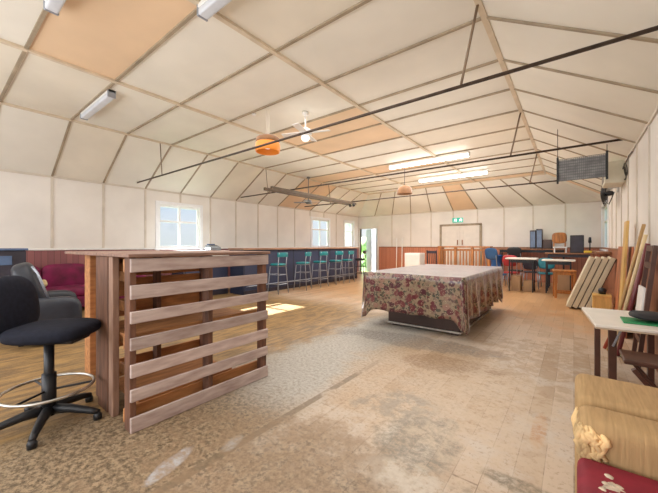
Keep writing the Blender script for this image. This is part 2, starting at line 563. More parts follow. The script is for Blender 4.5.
M['green_sign'] = emis('exit_green', (0.01, 0.33, 0.24), 0.6)
M['sign_white'] = emis('sign_white', (0.85, 0.9, 0.88), 0.6)
M['cable'] = mat('cable_black', (0.03, 0.028, 0.025), 0.5, var=0.1)
M['mesh'] = mat('grey_wire', (0.20, 0.21, 0.22), 0.45, 0.5, var=0.15)
M['meshback'] = mat('grey_sheet', (0.36, 0.36, 0.36), 0.5, 0.2, var=0.2, scale=9)
M['boxcream'] = mat('cream_casing', (0.70, 0.68, 0.56), 0.45, var=0.05)
M['blue'] = mat('blue_plastic', (0.015, 0.14, 0.50), 0.4, var=0.1)
M['darkblue'] = mat('dark_blue_fabric', (0.02, 0.085, 0.21), 0.6, var=0.15)
M['redplastic'] = mat('red_plastic', (0.42, 0.03, 0.035), 0.4, var=0.1)
M['caseblack'] = mat('case_black', (0.035, 0.03, 0.045), 0.5, var=0.2)
M['tealplastic'] = mat('teal_plastic', (0.02, 0.22, 0.28), 0.4, var=0.1)
M['yellow'] = mat('yellow_plastic', (0.75, 0.50, 0.04), 0.4, var=0.08)
M['screen'] = mat('bluegrey_screen', (0.10, 0.15, 0.26), 0.25, var=0.1)
M['teal_box'] = mat('pale_teal', (0.32, 0.52, 0.50), 0.5, var=0.08)
M['grass'] = mat('outdoor_grass', (0.16, 0.28, 0.08), 0.9, var=0.3, scale=3)
M['hedge'] = mat('hedge_leaf', (0.45, 0.62, 0.33), 0.8, var=0.25, scale=9)


# ------------------------------------------------------------------ mesh helpers
class MB:
    def __init__(self):
        self.bm = bmesh.new()
        self.mi = 0

    def _mark(self, verts, mtx, smooth=False):
        fs = set()
        for v in verts:
            if mtx is not None:
                v.co = mtx @ v.co
            for f in v.link_faces:
                fs.add(f)
        for f in fs:
            f.material_index = self.mi
            f.smooth = smooth
        return self

    def box(self, x0, x1, y0, y1, z0, z1, bev=0.0, mtx=None, seg=1):
        r = bmesh.ops.create_cube(self.bm, size=1.0)
        vs = r['verts']
        for v in vs:
            v.co = Vector(((x0 + x1) / 2 + v.co.x * (x1 - x0), (y0 + y1) / 2 + v.co.y * (y1 - y0), (z0 + z1) / 2 + v.co.z * (z1 - z0)))
        if bev:
            es = list({e for v in vs for e in v.link_edges})
            rr = bmesh.ops.bevel(self.bm, geom=es, offset=bev, segments=seg, affect='EDGES', profile=0.6)
            allv = set(rr['verts']) | {v for v in vs if v.is_valid}
            for f in rr['faces']:
                allv |= set(f.verts)
            # grow to the whole island
            grow = list(allv)
            seen = set(allv)
            while grow:
                v = grow.pop()
                for e2 in v.link_edges:
                    o2 = e2.other_vert(v)
                    if o2 not in seen:
                        seen.add(o2)
                        grow.append(o2)
            vs = list(seen)
        return self._mark(vs, mtx, smooth=seg > 1)

    def tube(self, pts, r, seg=8, closed=False, mtx=None, cap=True):
        pts = [Vector(p) for p in pts]
        n = len(pts)
        rs = r if isinstance(r, (list, tuple)) else [r] * n
        rings = []
        prev = None
        for i, p in enumerate(pts):
            if closed:
                d = pts[(i + 1) % n] - pts[(i - 1) % n]
            else:
                d = pts[min(i + 1, n - 1)] - pts[max(i - 1, 0)]
            d.normalize()
            up = Vector((0, 0, 1)) if prev is None else prev
            if abs(d.dot(up)) > 0.95:
                up = Vector((1, 0, 0)) if abs(d.x) < 0.9 else Vector((0, 1, 0))
            a = d.cross(up).normalized()
            b = a.cross(d).normalized()
            prev = b
            rings.append([self.bm.verts.new(p + (a * math.cos(2 * PI * k / seg) + b * math.sin(2 * PI * k / seg)) * rs[i]) for k in range(seg)])
        vs = [v for rg in rings for v in rg]
        m = n if closed else n - 1
        for i in range(m):
            A, B = rings[i], rings[(i + 1) % n]
            for k in range(seg):
                self.bm.faces.new((A[k], A[(k + 1) % seg], B[(k + 1) % seg], B[k]))
        if cap and not closed:
            self.bm.faces.new(list(reversed(rings[0])))
            self.bm.faces.new(rings[-1])
        return self._mark(vs, mtx, smooth=seg > 6)

    def bar(self, p, q, wx, wy, mtx=None, up=(0, 0, 1), bev=0.0):
        """rectangular bar from p to q"""
        p, q = Vector(p), Vector(q)
        d = q - p
        L = d.length
        z = d.normalized()
        u = Vector(up)
        if abs(z.dot(u)) > 0.97:
            u = Vector((1, 0, 0))
        x = u.cross(z).normalized()
        y = z.cross(x)
        R = Matrix((x, y, z)).transposed().to_4x4()
        R.translation = p
        if mtx is not None:
            R = mtx @ R
        return self.box(-wx / 2, wx / 2, -wy / 2, wy / 2, 0, L, bev, R)

    def lathe(self, prof, seg=20, mtx=None, c=(0, 0)):
        rings = []
        for (r, z) in prof:
            if r < 1e-5:
                rings.append([self.bm.verts.new((c[0], c[1], z))])
            else:
                rings.append([self.bm.verts.new((c[0] + r * math.cos(2 * PI * k / seg), c[1] + r * math.sin(2 * PI * k / seg), z)) for k in range(seg)])
        for A, B in zip(rings[:-1], rings[1:]):
            for k in range(seg):
                k2 = (k + 1) % seg
                if len(A) == 1 and len(B) == 1:
                    continue
                if len(A) == 1:
                    self.bm.faces.new((A[0], B[k], B[k2]))
                elif len(B) == 1:
                    self.bm.faces.new((A[k], A[k2], B[0]))
                else:
                    self.bm.faces.new((A[k], A[k2], B[k2], B[k]))
        return self._mark([v for rg in rings for v in rg], mtx, True)

    def blob(self, c, r, mtx=None, sub=3, power=1.0, jitter=0.0, jscale=8):
        """a superellipsoid cushion: r = half sizes, power<1 squares it"""
        rr = bmesh.ops.create_icosphere(self.bm, subdivisions=sub, radius=1.0)
        for v in rr['verts']:
            q = v.co.normalized()
            s = [math.copysign(abs(t) ** power, t) for t in q]
            m = max(1e-6, sum(abs(t) ** (2 / max(power, 0.05)) for t in s)) ** (power / 2)
            p = Vector((s[0] / m * r[0], s[1] / m * r[1], s[2] / m * r[2]))
            if jitter:
                p += q * jitter * noise.noise(Vector(c) * 3 + p * jscale)
            v.co = p + Vector(c)
        return self._mark(rr['verts'], mtx, True)

    def poly(self, pts, mtx=None):
        vs = [self.bm.verts.new(p) for p in pts]
        self.bm.faces.new(vs)
        return self._mark(vs, mtx)

    def prism(self, pts2, axis, a, b, mtx=None):
        """extrude a polygon (list of 2D points) along an axis from a to b"""
        def mk(p, t):
            if axis == 'X':
                return (t, p[0], p[1])
            if axis == 'Y':
                return (p[0], t, p[1])
            return (p[0], p[1], t)
        A = [self.bm.verts.new(mk(p, a)) for p in pts2]
        B = [self.bm.verts.new(mk(p, b)) for p in pts2]
        n = len(A)
        self.bm.faces.new(A)
        self.bm.faces.new(list(reversed(B)))
        for i in range(n):
            self.bm.faces.new((A[i], B[i], B[(i + 1) % n], A[(i + 1) % n]))
        return self._mark(A + B, mtx)

    def build(self, name, mats, parent=None, label=None, smooth_angle=None):
        bmesh.ops.recalc_face_normals(self.bm, faces=self.bm.faces[:])
        me = bpy.data.meshes.new(name)
        self.bm.to_mesh(me)
        self.bm.free()
        if not isinstance(mats, (list, tuple)):
            mats = [mats]
        for m in mats:
            me.materials.append(M[m] if isinstance(m, str) else m)
        o = bpy.data.objects.new(name, me)
        COL.objects.link(o)
        if parent:
            o.parent = parent
        if label:
            o['label'] = label
        return o


def thing(name, label, cat, loc=(0, 0, 0), rz=0.0, group=None):
    o = bpy.data.objects.new(name, None)
    o.empty_display_size = 0.1
    COL.objects.link(o)
    o.location = loc
    o.rotation_euler = (0, 0, rz)
    o['label'] = label
    o['category'] = cat
    if group:
        o['group'] = group
    return o


def tag(o, label, cat, group=None, kind=None):
    o['label'] = label
    o['category'] = cat
    if group:
        o['group'] = group
    if kind:
        o['kind'] = kind
    return o


def struct(o):
    o['kind'] = 'structure'
    return o


def copy_tree(o, label=None, parent=None):
    c = o.copy()
    COL.objects.link(c)
    if parent:
        c.parent = parent
    if label:
        c['label'] = label
    for ch in list(o.children):
        copy_tree(ch, None, c)
    return c


def RZ(a):
    return Matrix.Rotation(a, 4, 'Z')


def TR(x, y, z):
    return Matrix.Translation((x, y, z))


# ================================================================== THE SETTING
f = MB()
f.box(XW - 0.2, XE + 0.2, YS - 0.2, YN + 0.2, -0.12, 0)
struct(f.build('floor', 'floor'))


def wall_with_holes(name, axis, pos, thick, a0, a1, z1, holes):
    """wall plane with rectangular openings; axis is the direction it runs in; pos..pos+thick"""
    b = MB()
    hs = sorted(holes)
    cur = a0

    def bx(u0, u1, z0, zz):
        if u1 - u0 < 1e-4 or zz - z0 < 1e-4:
            return
        p0, p1 = min(pos, pos + thick), max(pos, pos + thick)
        if axis == 'Y':
            b.box(p0, p1, u0, u1, z0, zz)
        else:
            b.box(u0, u1, p0, p1, z0, zz)
    for (h0, h1, hz0, hz1) in hs:
        bx(cur, h0, 0, z1)
        bx(h0, h1, 0, hz0)
        bx(h0, h1, hz1, z1)
        cur = h1
    bx(cur, a1, 0, z1)
    return struct(b.build(name, 'wall'))


WIN_L = [(3.66, 4.76, 1.22, 2.33), (9.62, 10.72, 1.22, 2.36), (11.92, 12.62, 1.22, 2.36)]
WIN_R = [(10.5, 12.6, 1.18, 2.40)]
wall_with_holes('wall_left', 'Y', XW, -0.14, YS - 0.14, YN + 0.14, ZW + 0.02, WIN_L)
wall_with_holes('wall_right', 'Y', XE, 0.14, YS - 0.14, YN + 0.14, ZW + 0.02, WIN_R)
wall_with_holes('wall_far', 'X', YN, 0.14, XW, XE, ZW + 0.02, [(-8.27, -7.30, 0.0, 2.08)])
wall_with_holes('wall_back', 'X', YS, -0.14, XW, XE, ZW + 0.9, [])

# dado boards on the three walls seen
def dado(name, axis, pos, out_dir, segs, m):
    b = MB()
    for (u0, u1) in segs:
        p0, p1 = sorted((pos, pos + out_dir * 0.018))
        if axis == 'Y':
            b.box(p0, p1, u0, u1, 0.0, DADO - 0.04)
        else:
            b.box(u0, u1, p0, p1, 0.0, DADO - 0.04)
    return struct(b.build(name, m))


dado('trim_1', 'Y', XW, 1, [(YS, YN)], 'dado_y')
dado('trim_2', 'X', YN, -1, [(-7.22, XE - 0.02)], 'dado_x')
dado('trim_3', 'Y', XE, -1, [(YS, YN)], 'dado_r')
for i, (bx_, mm) in enumerate([((XW, XW + 0.04, YS, YN), 'rail_white'), ((-7.22, XE - 0.03, YN - 0.03, YN), 'brownwood'), ((XE - 0.035, XE, YS, YN - 0.03), 'brownwood')]):
    b = MB()
    b.box(*bx_, DADO - 0.04, DADO, 0.004)
    struct(b.build('trim_%d' % (4 + i), mm))

# ceiling: flat in the middle, sloped along both sides and the far end
c = MB()
xs = [XL, XA, XB, XR]
PITCH = 0.88
Y1 = 1.57
ys = [YS] + [Y1 + PITCH * k for k in range(-4, 12) if YS + 0.2 < Y1 + PITCH * k < YF - 0.2] + [YF]
def pick(ix, iy):
    yc = (ys[iy] + ys[iy + 1]) / 2
    hard = {(1, 1.13): 1, (1, 4.65): 1, (1, 5.53): 1, (1, 11.3): 1, (2, 11.3): 1, (0, 8.2): 1, (1, 8.2): 1}
    for (jx, jy) in hard:
        if jx == ix and abs(jy - yc) < 0.44:
            return 1
    random.seed(ix * 31 + iy)
    return 2 if random.random() < 0.3 else 0
for ix in range(3):
    for iy in range(len(ys) - 1):
        c.mi = pick(ix, iy)
        c.poly([(xs[ix], ys[iy], ZC), (xs[ix + 1], ys[iy], ZC), (xs[ix + 1], ys[iy + 1], ZC), (xs[ix], ys[iy + 1], ZC)])
for iy in range(len(ys) - 1):
    yc = (ys[iy] + ys[iy + 1]) / 2
    c.mi = 1 if 7.9 < yc < 9.6 else (2 if iy % 4 == 1 else 0)
    y1a = ys[iy + 1]
    c.poly([(XW, ys[iy], ZW), (XL, ys[iy], ZC), (XL, y1a, ZC), (XW, y1a, ZW)])
    c.mi = 1 if abs(yc - 11.4) < 0.3 else 0
    c.poly([(XE, ys[iy], ZW), (XR, ys[iy], ZC), (XR, y1a, ZC), (XE, y1a, ZW)])
c.mi = 2
c.poly([(XW, YF, ZW), (XL, YF, ZC), (XW, YN, ZW)])
c.mi = 0
c.poly([(XE, YF, ZW), (XR, YF, ZC), (XE, YN, ZW)])
FX = [XE - 0.905 * k for k in range(11)]
FX[10] = XW
for k in range(10):
    def top(x):
        return min(max(x, XL), XR)
    a, b_ = FX[k], FX[k + 1]
    ta, tb = XR + (XL - XR) * k / 10, XR + (XL - XR) * (k + 1) / 10
    c.mi = 1 if k == 4 else 0
    pts = [(a, YN, ZW), (b_, YN, ZW), (tb, YF, ZC), (ta, YF, ZC)]
    c.poly(pts)
o = c.build('ceiling', ['ceil', 'hard', 'ceil2'])
sol = o.modifiers.new('thick', 'SOLIDIFY')
sol.thickness = 0.03
sol.offset = 0
struct(o)

ti = [20]
def trim(b, m):
    o = struct(b.build('trim_%d' % ti[0], m))
    ti[0] += 1
    return o

BW, BH = 0.034, 0.022
for x, m in ((XL, 'batten_pale'), (XA, 'batten_pale'), (XB, 'batten_pale'), (XR, 'batten_pale')):
    b = MB()
    b.box(x - 0.027, x + 0.027, YS, YF, ZC - 0.045, ZC - 0.01)
    trim(b, m)
def slope_pt(side, t):
    if side < 0:
        return (XW + (XL - XW) * t, ZW + (ZC - ZW) * t)
    return (XE + (XR - XE) * t, ZW + (ZC - ZW) * t)
for y in ys[1:-1]:
    b = MB()
    b.box(XL, XR, y - BW / 2, y + BW / 2, ZC - 0.035, ZC - 0.01)
    trim(b, 'batten')
    for side in (-1, 1):
        b = MB()
        p, q = slope_pt(side, 0), slope_pt(side, 1)
        b.bar((p[0], y, p[1] - 0.022), (q[0], y, q[1] - 0.022), 0.022, BW, up=(0, 1, 0))
        trim(b, 'batten')
        b = MB()
        xw = XW if side < 0 else XE
        x0, x1 = (XW, XW + 0.014) if side < 0 else (XE - 0.014, XE)
        inwin = [hh for hh in (WIN_L if side < 0 else WIN_R) if hh[0] - 0.13 < y < hh[1] + 0.13]
        z0 = inwin[0][3] + 0.1 if inwin else DADO
        b.box(x0, x1, y - 0.022, y + 0.022, z0, ZW)
        trim(b, 'wall_batten')
# battens across the far end
for k in range(11):
    ta = XR + (XL - XR) * k / 10
    if 0 < k < 10:
        b = MB()
        b.bar((FX[k], YN, ZW - 0.022), (ta, YF, ZC - 0.022), BW, 0.022)
        trim(b, 'batten')
        if not (-8.4 < FX[k] < -7.2):
            b = MB()
            z0 = 2.15 if -4.4 < FX[k] < -2.8 else DADO
            b.box(FX[k] - 0.022, FX[k] + 0.022, YN - 0.014, YN, z0, ZW)
            trim(b, 'wall_batten')
b = MB()
b.box(XL, XR, YF - 0.03, YF + 0.03, ZC - 0.045, ZC - 0.01)
trim(b, 'batten_pale')
# cornice along the wall tops
for bx_ in ((XW, XW + 0.02, YS, YN), (XE - 0.02, XE, YS, YN), (XW, XE, YN - 0.02, YN)):
    b = MB()
    b.box(*bx_, ZW - 0.045, ZW)
    trim(b, 'wall_batten')


# windows
def window(n, x, inward, y0, y1, z0, z1, mull=1, transom=0.42):
    root = thing('window_%d' % n, 'white framed window', 'window', (x, (y0 + y1) / 2, z0))
    del root['label'], root['category']
    root['kind'] = 'structure'
    hw, hh = (y1 - y0) / 2, z1 - z0
    ar = MB()
    t = 0.09
    s = inward
    xa, xb = sorted((0.0, s * 0.025))
    ar.box(xa, xb, -hw - t, -hw, -t, hh + t, 0.004)
    ar.box(xa, xb, hw, hw + t, -t, hh + t, 0.004)
    ar.box(xa, xb, -hw, hw, hh, hh + t, 0.004)
    xa2, xb2 = sorted((-s * 0.02, s * 0.06))
    ar.box(xa2, xb2, -hw - t - 0.03, hw + t + 0.03, -0.05, 0, 0.004)
    ar.build('window_frame', 'frame_white', root)
    sa = MB()
    xa, xb = sorted((-s * 0.09, -s * 0.045))
    w_ = 0.05
    sa.box(xa, xb, -hw, -hw + w_, 0, hh)
    sa.box(xa, xb, hw - w_, hw, 0, hh)
    sa.box(xa, xb, -hw + w_, hw - w_, 0, w_)
    sa.box(xa, xb, -hw + w_, hw - w_, hh - w_, hh)
    if mull:
        sa.box(xa, xb, -0.03, 0.03, w_, hh - w_)
    if transom:
        for (u0, u1) in ([(-hw + w_, -0.03), (0.03, hw - w_)] if mull else [(-hw + w_, hw - w_)]):
            sa.box(xa, xb, u0, u1, hh - transom - 0.025, hh - transom + 0.025)
    sa.build('window_sash', 'frame_white', root)
    g = MB()
    g.box(-s * 0.068 - 0.003, -s * 0.068 + 0.003, -hw + w_ / 2, hw - w_ / 2, w_ / 2, hh - w_ / 2)
    g.build('glass_pane', 'glass', root)


window(1, XW, 1, *WIN_L[0])
window(2, XW, 1, *WIN_L[1])
window(3, XW, 1, *WIN_L[2], mull=0)
window(4, XE, -1, *WIN_R[0])

# open white door in the far left corner
d = thing('door_1', '', '', (-7.30, YN, 0))
del d['label'], d['category']
d['kind'] = 'structure'
b = MB()
b.box(-1.03, -0.97, -0.03, 0.14, 0, 2.10)
b.box(0.0, 0.07, -0.03, 0.14, 0, 2.10)
b.box(-1.03, 0.07, -0.03, 0.14, 2.10, 2.17)
b.build('door_frame', 'door_cream', d)
b = MB()
mt = TR(-0.01, 0.10, 0) @ RZ(PI - 0.36)
b.box(0, 0.93, -0.04, 0, 0.012, 2.06, 0.004, mt)
b.build('door_leaf', 'door_white', d)
b = MB()
b.lathe([(0.0, 0.0), (0.012, 0.0), (0.012, 0.03), (0.028, 0.04), (0.028, 0.06), (0, 0.068)], 12, mt @ TR(0.86, 0, 1.0) @ Matrix.Rotation(-PI / 2, 4, 'X'))
b.build('door_handle', 'chrome', d)

# cream double doors in the far wall
d = thing('door_2', '', '', (-3.57, YN, 0))
del d['label'], d['category']
d['kind'] = 'structure'
b = MB()
b.box(-0.80, -0.72, -0.05, 0, 0, 2.10)
b.box(0.72, 0.80, -0.05, 0, 0, 2.10)
b.box(-0.80, 0.80, -0.05, 0, 2.06, 2.14)
b.build('door_frame', 'batten', d)
for s in (-1, 1):
    b = MB()
    x0, x1 = (-0.715, -0.006) if s < 0 else (0.006, 0.715)
    b.box(x0, x1, -0.035, 0, 0.01, 2.055)
    for zz in ((0.15, 0.95), (1.1, 1.95)):
        for (u0, u1, v0, v1) in ((x0 + 0.1, x1 - 0.1, zz[0], zz[0] + 0.03), (x0 + 0.1, x1 - 0.1, zz[1] - 0.03, zz[1]), (x0 + 0.1, x0 + 0.13, zz[0] + 0.03, zz[1] - 0.03), (x1 - 0.13, x1 - 0.1, zz[0] + 0.03, zz[1] - 0.03)):
            b.box(u0, u1, -0.047, -0.035, v0, v1)
    lf = b.build('door_leaf', 'door_cream', d)
    b = MB()
    b.box(s * 0.09 - 0.02, s * 0.09 + 0.02, -0.055, -0.036, 1.30, 1.50, 0.004)
    b.tube([(s * 0.09, -0.055, 1.42), (s * 0.09, -0.085, 1.40), (s * 0.09, -0.085, 1.32), (s * 0.09, -0.055, 1.30)], 0.009, 8)
    b.build('door_handle', 'brownwood', lf)

# unseen wall added to keep the sun off the open door leaf
b = MB()
b.box(-9.75, -9.6, 13.3, 15.1, -0.3, 3.3)
struct(b.build('wall_sunshade', 'rail_white'))
# outdoors: lawn, a hedge beyond the open door
b = MB()
b.box(-60, 60, -40, 80, -0.6, -0.3)
struct(b.build('ground', 'grass'))
b = MB()
random.seed(3)
for k in range(26):
    b.blob((random.uniform(-12.4, -10.4), random.uniform(19.5, 20.5), random.uniform(-0.2, 1.5)), (0.6, 0.5, 0.6), jitter=0.25, jscale=3, sub=2)
tag(b.build('hedge', 'hedge'), 'green hedge outdoors beyond the open white door', 'hedge')

# ================================================================== ROOF RODS AND HANGING THINGS
def rod(y, label):
    r = thing('tie_rod', label, 'tie rod', (0, y, 2.78))
    b = MB()
    b.tube([(XW + 0.01, 0, 0), (XE - 0.01, 0, 0)], 0.017, 8)
    b.build('rod', 'rod', r)
    for x in (XW, XE):
        b = MB()
        s = 1 if x < -4 else -1
        b.tube([(x, 0, 0), (x + s * 0.02, 0, 0)], 0.06, 10)
        b.build('end_plate', 'rod', r)
    b = MB()
    b.tube([(-0.84, 0, 0.0), (-0.69, 0, ZC - 2.78 - 0.03)], 0.013, 8)
    b.build('drop_bar', 'drop', r)
    b = MB()
    b.tube([(-6.94, 0, 0.0), (-7.03, 0, ZC - 2.78 - 0.045)], 0.010, 8)
    b.build('drop_bar', 'drop', r)
    return r


rod(3.1, 'dark steel tie rod nearest the camera, crossing above the orange pendant lamp')
rod(6.05, 'middle dark steel tie rod crossing the hall above the floral covered table')
rod(9.0, 'farthest dark steel tie rod, passing below the two lit tube lights')
# pair of long timbers lying on the rods above the bar
for dx, lb in ((0.0, 'long brown timber hung below the roof rods, nearer the left wall'), (0.26, 'long brown timber hung below the roof rods, nearer the pool table')):
    t = thing('roof_timber', lb, 'timber', (-6.22 + dx, 5.3, 2.685), 0, 'pair of timbers hung below the roof rods')
    b = MB()
    b.box(-0.035, 0.035, 0, 3.85, 0.0, 0.075, 0.004)
    b.build('plank', 'timber', t)
for k, (x, lb) in enumerate(((-6.09, 'small black spotlight under the far end of the roof timbers'), (-5.95, 'small black spotlight on the far tie rod, right of the timbers'))):
    t = thing('spotlight', lb, 'spotlight', (x, 9.0, 2.762), 0, 'spotlights on the far tie rod')
    b = MB()
    b.tube([(0, 0, 0), (0, 0, -0.06)], 0.012, 8)
    b.build('bracket', 'blackplastic', t)
    b = MB()
    mt = TR(0, 0, -0.08) @ Matrix.Rotation(0.6, 4, 'X')
    b.lathe([(0, 0.05), (0.03, 0.05), (0.045, 0.0), (0.05, -0.06), (0.03, -0.05), (0, -0.04)], 14, mt)
    b.build('lamp_head', 'blackplastic', t)


def tube_light(x0, x1, y, z, lit, label, base_z=ZC - 0.035):
    t = thing('tube_light', label, 'light', ((x0 + x1) / 2, y, z), 0, 'fluorescent ceiling lights')
    hw = (x1 - x0) / 2
    b = MB()
    b.box(-hw, hw, -0.05, 0.05, 0.045, 0.09, 0.006)
    if base_z - z > 0.1:
        for s in (-1, 1):
            b.tube([(s * hw * 0.7, 0, 0.09), (s * hw * 0.7, 0, base_z - z)], 0.006, 6)
    b.build('housing', 'whitepaint', t)
    b = MB()
    b.box(-hw + 0.02, hw - 0.02, -0.05, 0.05, -0.02, 0.044, 0.02, seg=3)
    b.build('diffuser', 'tube' if lit else 'tubeoff', t)
    for s in (-1, 1):
        b = MB()
        b.box(s * hw - 0.025 if s > 0 else -hw, s * hw if s > 0 else -hw + 0.025, -0.055, 0.055, -0.026, 0.09, 0.01)
        b.build('end_cap', 'whitepaint' if lit else 'greysteel', t)
    return t


tube_light(-3.95, -1.90, 7.75, 3.37, True, 'lit white tube light, the longer nearer one of the two glowing over the far hall')
tube_light(-4.02, -1.95, 10.0, 3.38, True, 'lit white tube light, the farther one of the two glowing over the far hall')
tube_light(-6.50, -5.20, 1.63, 3.42, False, 'switched off white tube light between battens at the upper left of the ceiling')
tube_light(-2.72, -1.5, 1.57, 3.40, False, 'switched off white tube light cut by the top edge of the photo')
tube_light(-3.76, -2.5, 0.70, 3.42, False, 'small dark ended tube light fitting beside the bare brown ceiling panel')

# amber pendant lamp
t = thing('pendant_lamp', 'orange glass drum pendant lamp hanging from the ceiling', 'pendant lamp', (-3.93, 3.42, 2.80))
b = MB()
b.lathe([(0.19, 0.0), (0.20, 0.02), (0.20, 0.13), (0.185, 0.15), (0.175, 0.145), (0.185, 0.12), (0.185, 0.02), (0.18, 0.005), (0.19, 0.0)], 28)
b.build('lamp_shade', 'amber', t)
b = MB()
b.lathe([(0.186, 0.151), (0.19, 0.16), (0.185, 0.22), (0.15, 0.245), (0.02, 0.25), (0, 0.25)], 28)
b.build('lamp_cap', 'lampbrown', t)
b = MB()
b.tube([(-0.02, 0, 0.25), (-0.02, 0, ZC - 2.80 - 0.03)], 0.005, 6)
b.tube([(0.03, 0, 0.25), (0.03, 0, ZC - 2.80 - 0.03)], 0.005, 6)
b.build('cord', 'wall_batten', t)
b = MB()
b.lathe([(0, 0.05), (0.04, 0.06), (0.05, 0.10), (0.03, 0.15), (0.02, 0.2), (0, 0.2)], 14)
b.build('bulb', 'bulb', t)
# second brown dome lamp
t = thing('pendant_lamp', 'brown half dome pendant lamp left of the lit tube lights', 'pendant lamp', (-3.58, 7.9, 2.66))
b = MB()
b.lathe([(0.20, 0.0), (0.195, 0.08), (0.165, 0.17), (0.10, 0.225), (0.02, 0.24), (0, 0.24), (0, 0.225), (0.09, 0.21), (0.15, 0.16), (0.18, 0.08), (0.19, 0.0), (0.20, 0)], 28)
b.build('lamp_shade', 'lampbrown', t)
b = MB()
b.tube([(0, 0, 0.24), (0, 0, ZC - 2.66 - 0.03)], 0.006, 6)
b.build('cord', 'cable', t)


def ceiling_fan(loc, m_hub, m_blade, label, R, bowl, rot, nb=4):
    t = thing('ceiling_fan', label, 'ceiling fan', loc, rot)
    z1 = ZC - loc[2] - 0.028
    b = MB()
    b.tube([(0, 0, 0.05), (0, 0, z1)], 0.014, 8)
    b.lathe([(0, z1), (0.055, z1), (0.05, z1 - 0.04), (0.016, z1 - 0.07), (0, z1 - 0.07)], 16)
    b.build('down_rod', m_hub, t)
    b = MB()
    b.lathe([(0, 0.08), (0.05, 0.08), (0.10, 0.045), (0.105, -0.02), (0.07, -0.05), (0, -0.05)], 20)
    b.build('motor', m_hub, t)
    if bowl:
        b = MB()
        b.lathe([(0, -0.05), (0.06, -0.052), (0.075, -0.085), (0.05, -0.13), (0, -0.15)], 20)
        b.build('light_bowl', 'bulb', t)
    for k in range(nb):
        mt = RZ(2 * PI * k / nb)
        b = MB()
        b.box(0.10, R, -0.055, 0.055, -0.006, 0.004, 0.003, mt @ Matrix.Rotation(0.18, 4, 'X'))
        b.build('blade', m_blade, t)
    return t


ceiling_fan((-3.52, 3.88, 3.15), 'whitepaint', 'whitepaint', 'white ceiling fan with light bowl right of the orange lamp', 0.42, True, 0.35)
ceiling_fan((-6.78, 7.62, 2.68), 'mesh', 'greysteel', 'dark grey ceiling fan behind the roof timbers near the second window', 0.48, False, 0.5)

# small ceiling marks: a junction box and a hook
b = MB()
b.lathe([(0, 0), (0.035, 0), (0.035, 0.03), (0, 0.03)], 12)
o = b.build('junction_box', 'whitepaint')
o.location = (-4.25, 3.4, ZC - 0.046)
tag(o, 'small round junction box on the ceiling near the pendant lamp', 'junction box')

# hanging mesh panel near the right wall
t = thing('mesh_panel', 'grey wire mesh panel with dark end bars hanging high near the right wall', 'panel', (0.10, 6.5, 2.33))
for s in (-1, 1):
    b = MB()
    b.box(s * 0.31 - 0.014, s * 0.31 + 0.014, -0.02, 0.02, -0.02, 0.42, 0.003)
    b.build('end_bar', 'blackplastic', t)
b = MB()
for k in range(9):
    b.tube([(-0.30, 0, 0.02 + 0.045 * k), (0.30, 0, 0.02 + 0.045 * k)], 0.0045, 5)
for k in range(25):
    b.tube([(-0.29 + 0.0242 * k, 0.008, 0.02), (-0.29 + 0.0242 * k, 0.008, 0.38)], 0.003, 5)
b.build('wire_grid', 'mesh', t)
b = MB()
b.box(-0.298, 0.298, 0.016, 0.022, 0.03, 0.37)
b.build('back_sheet', 'meshback', t)
for x, zt in ((-0.31, 0.955), (0.31, 0.55)):
    b = MB()
    b.tube([(x, 0, 0.42), (x, 0, zt)], 0.005, 6)
    b.build('hanger', 'cable', t)

# cream casing on the right wall with cable loops
t = thing('wall_unit', 'cream wall mounted heater casing high on the right wall', 'wall unit', (XE, 7.45, 2.34))
b = MB()
b.box(-0.27, -0.001, -0.30, 0.3, 0, 0.37, 0.02, seg=2)
b.build('casing', 'boxcream', t)
b = MB()
for k in range(6):
    b.box(-0.278, -0.271, -0.25, 0.25, 0.05 + k * 0.03, 0.062 + k * 0.03)
b.build('vent_slats', 'meshback', t)
b = MB()
for (cy, cz, r) in ((7.05, 2.47, 0.11), (6.9, 2.5, 0.10)):
    b.tube([(XE - 0.03 - 0.012 * math.sin(a), cy + r * math.cos(a) * 1.5, cz + r * math.sin(a)) for a in [2 * PI * k / 24 for k in range(24)]], 0.008, 6, closed=True)
b.tube([(XE - 0.03, 6.9, 2.60), (XE - 0.02, 6.6, 2.66), (XE - 0.02, 6.3, 2.64)], 0.008, 6)
tag(b.build('cable_coil', 'cable'), 'loops of dark cable hanging on the right wall beside the cream casing', 'cable')

# wall fan
t = thing('wall_fan', 'black wall mounted fan with round cage and pale bracket on the right wall', 'wall fan', (XE, 8.30, 2.30))
b = MB()
b.tube([(0, 0, 0.12), (-0.08, -0.02, 0.13), (-0.17, -0.02, 0.06)], 0.028, 8)
b.box(-0.03, -0.001, -0.06, 0.06, 0.02, 0.22, 0.006)
b.build('bracket', 'rail_white', t)
mt = TR(-0.20, -0.05, 0.0) @ RZ(-0.15) @ Matrix.Rotation(-PI / 2, 4, 'Y')
b = MB()
for r in (0.06, 0.11, 0.16, 0.205, 0.235):
    zz = 0.06 * (1 - (r / 0.25) ** 2)
    b.tube([(r * math.cos(2 * PI * k / 24), r * math.sin(2 * PI * k / 24), zz) for k in range(24)], 0.006, 5, closed=True)
for k in range(12):
    a = 2 * PI * k / 12
    b.tube([(0.03 * math.cos(a), 0.03 * math.sin(a), 0.055), (0.235 * math.cos(a), 0.235 * math.sin(a), 0.005)], 0.004, 5)
b.build('cage', 'blackplastic', t).matrix_local = mt
b = MB()
b.lathe([(0, 0.03), (0.04, 0.02), (0.05, -0.06), (0.04, -0.12), (0, -0.13)], 14)
b.build('motor', 'blackplastic', t).matrix_local = mt
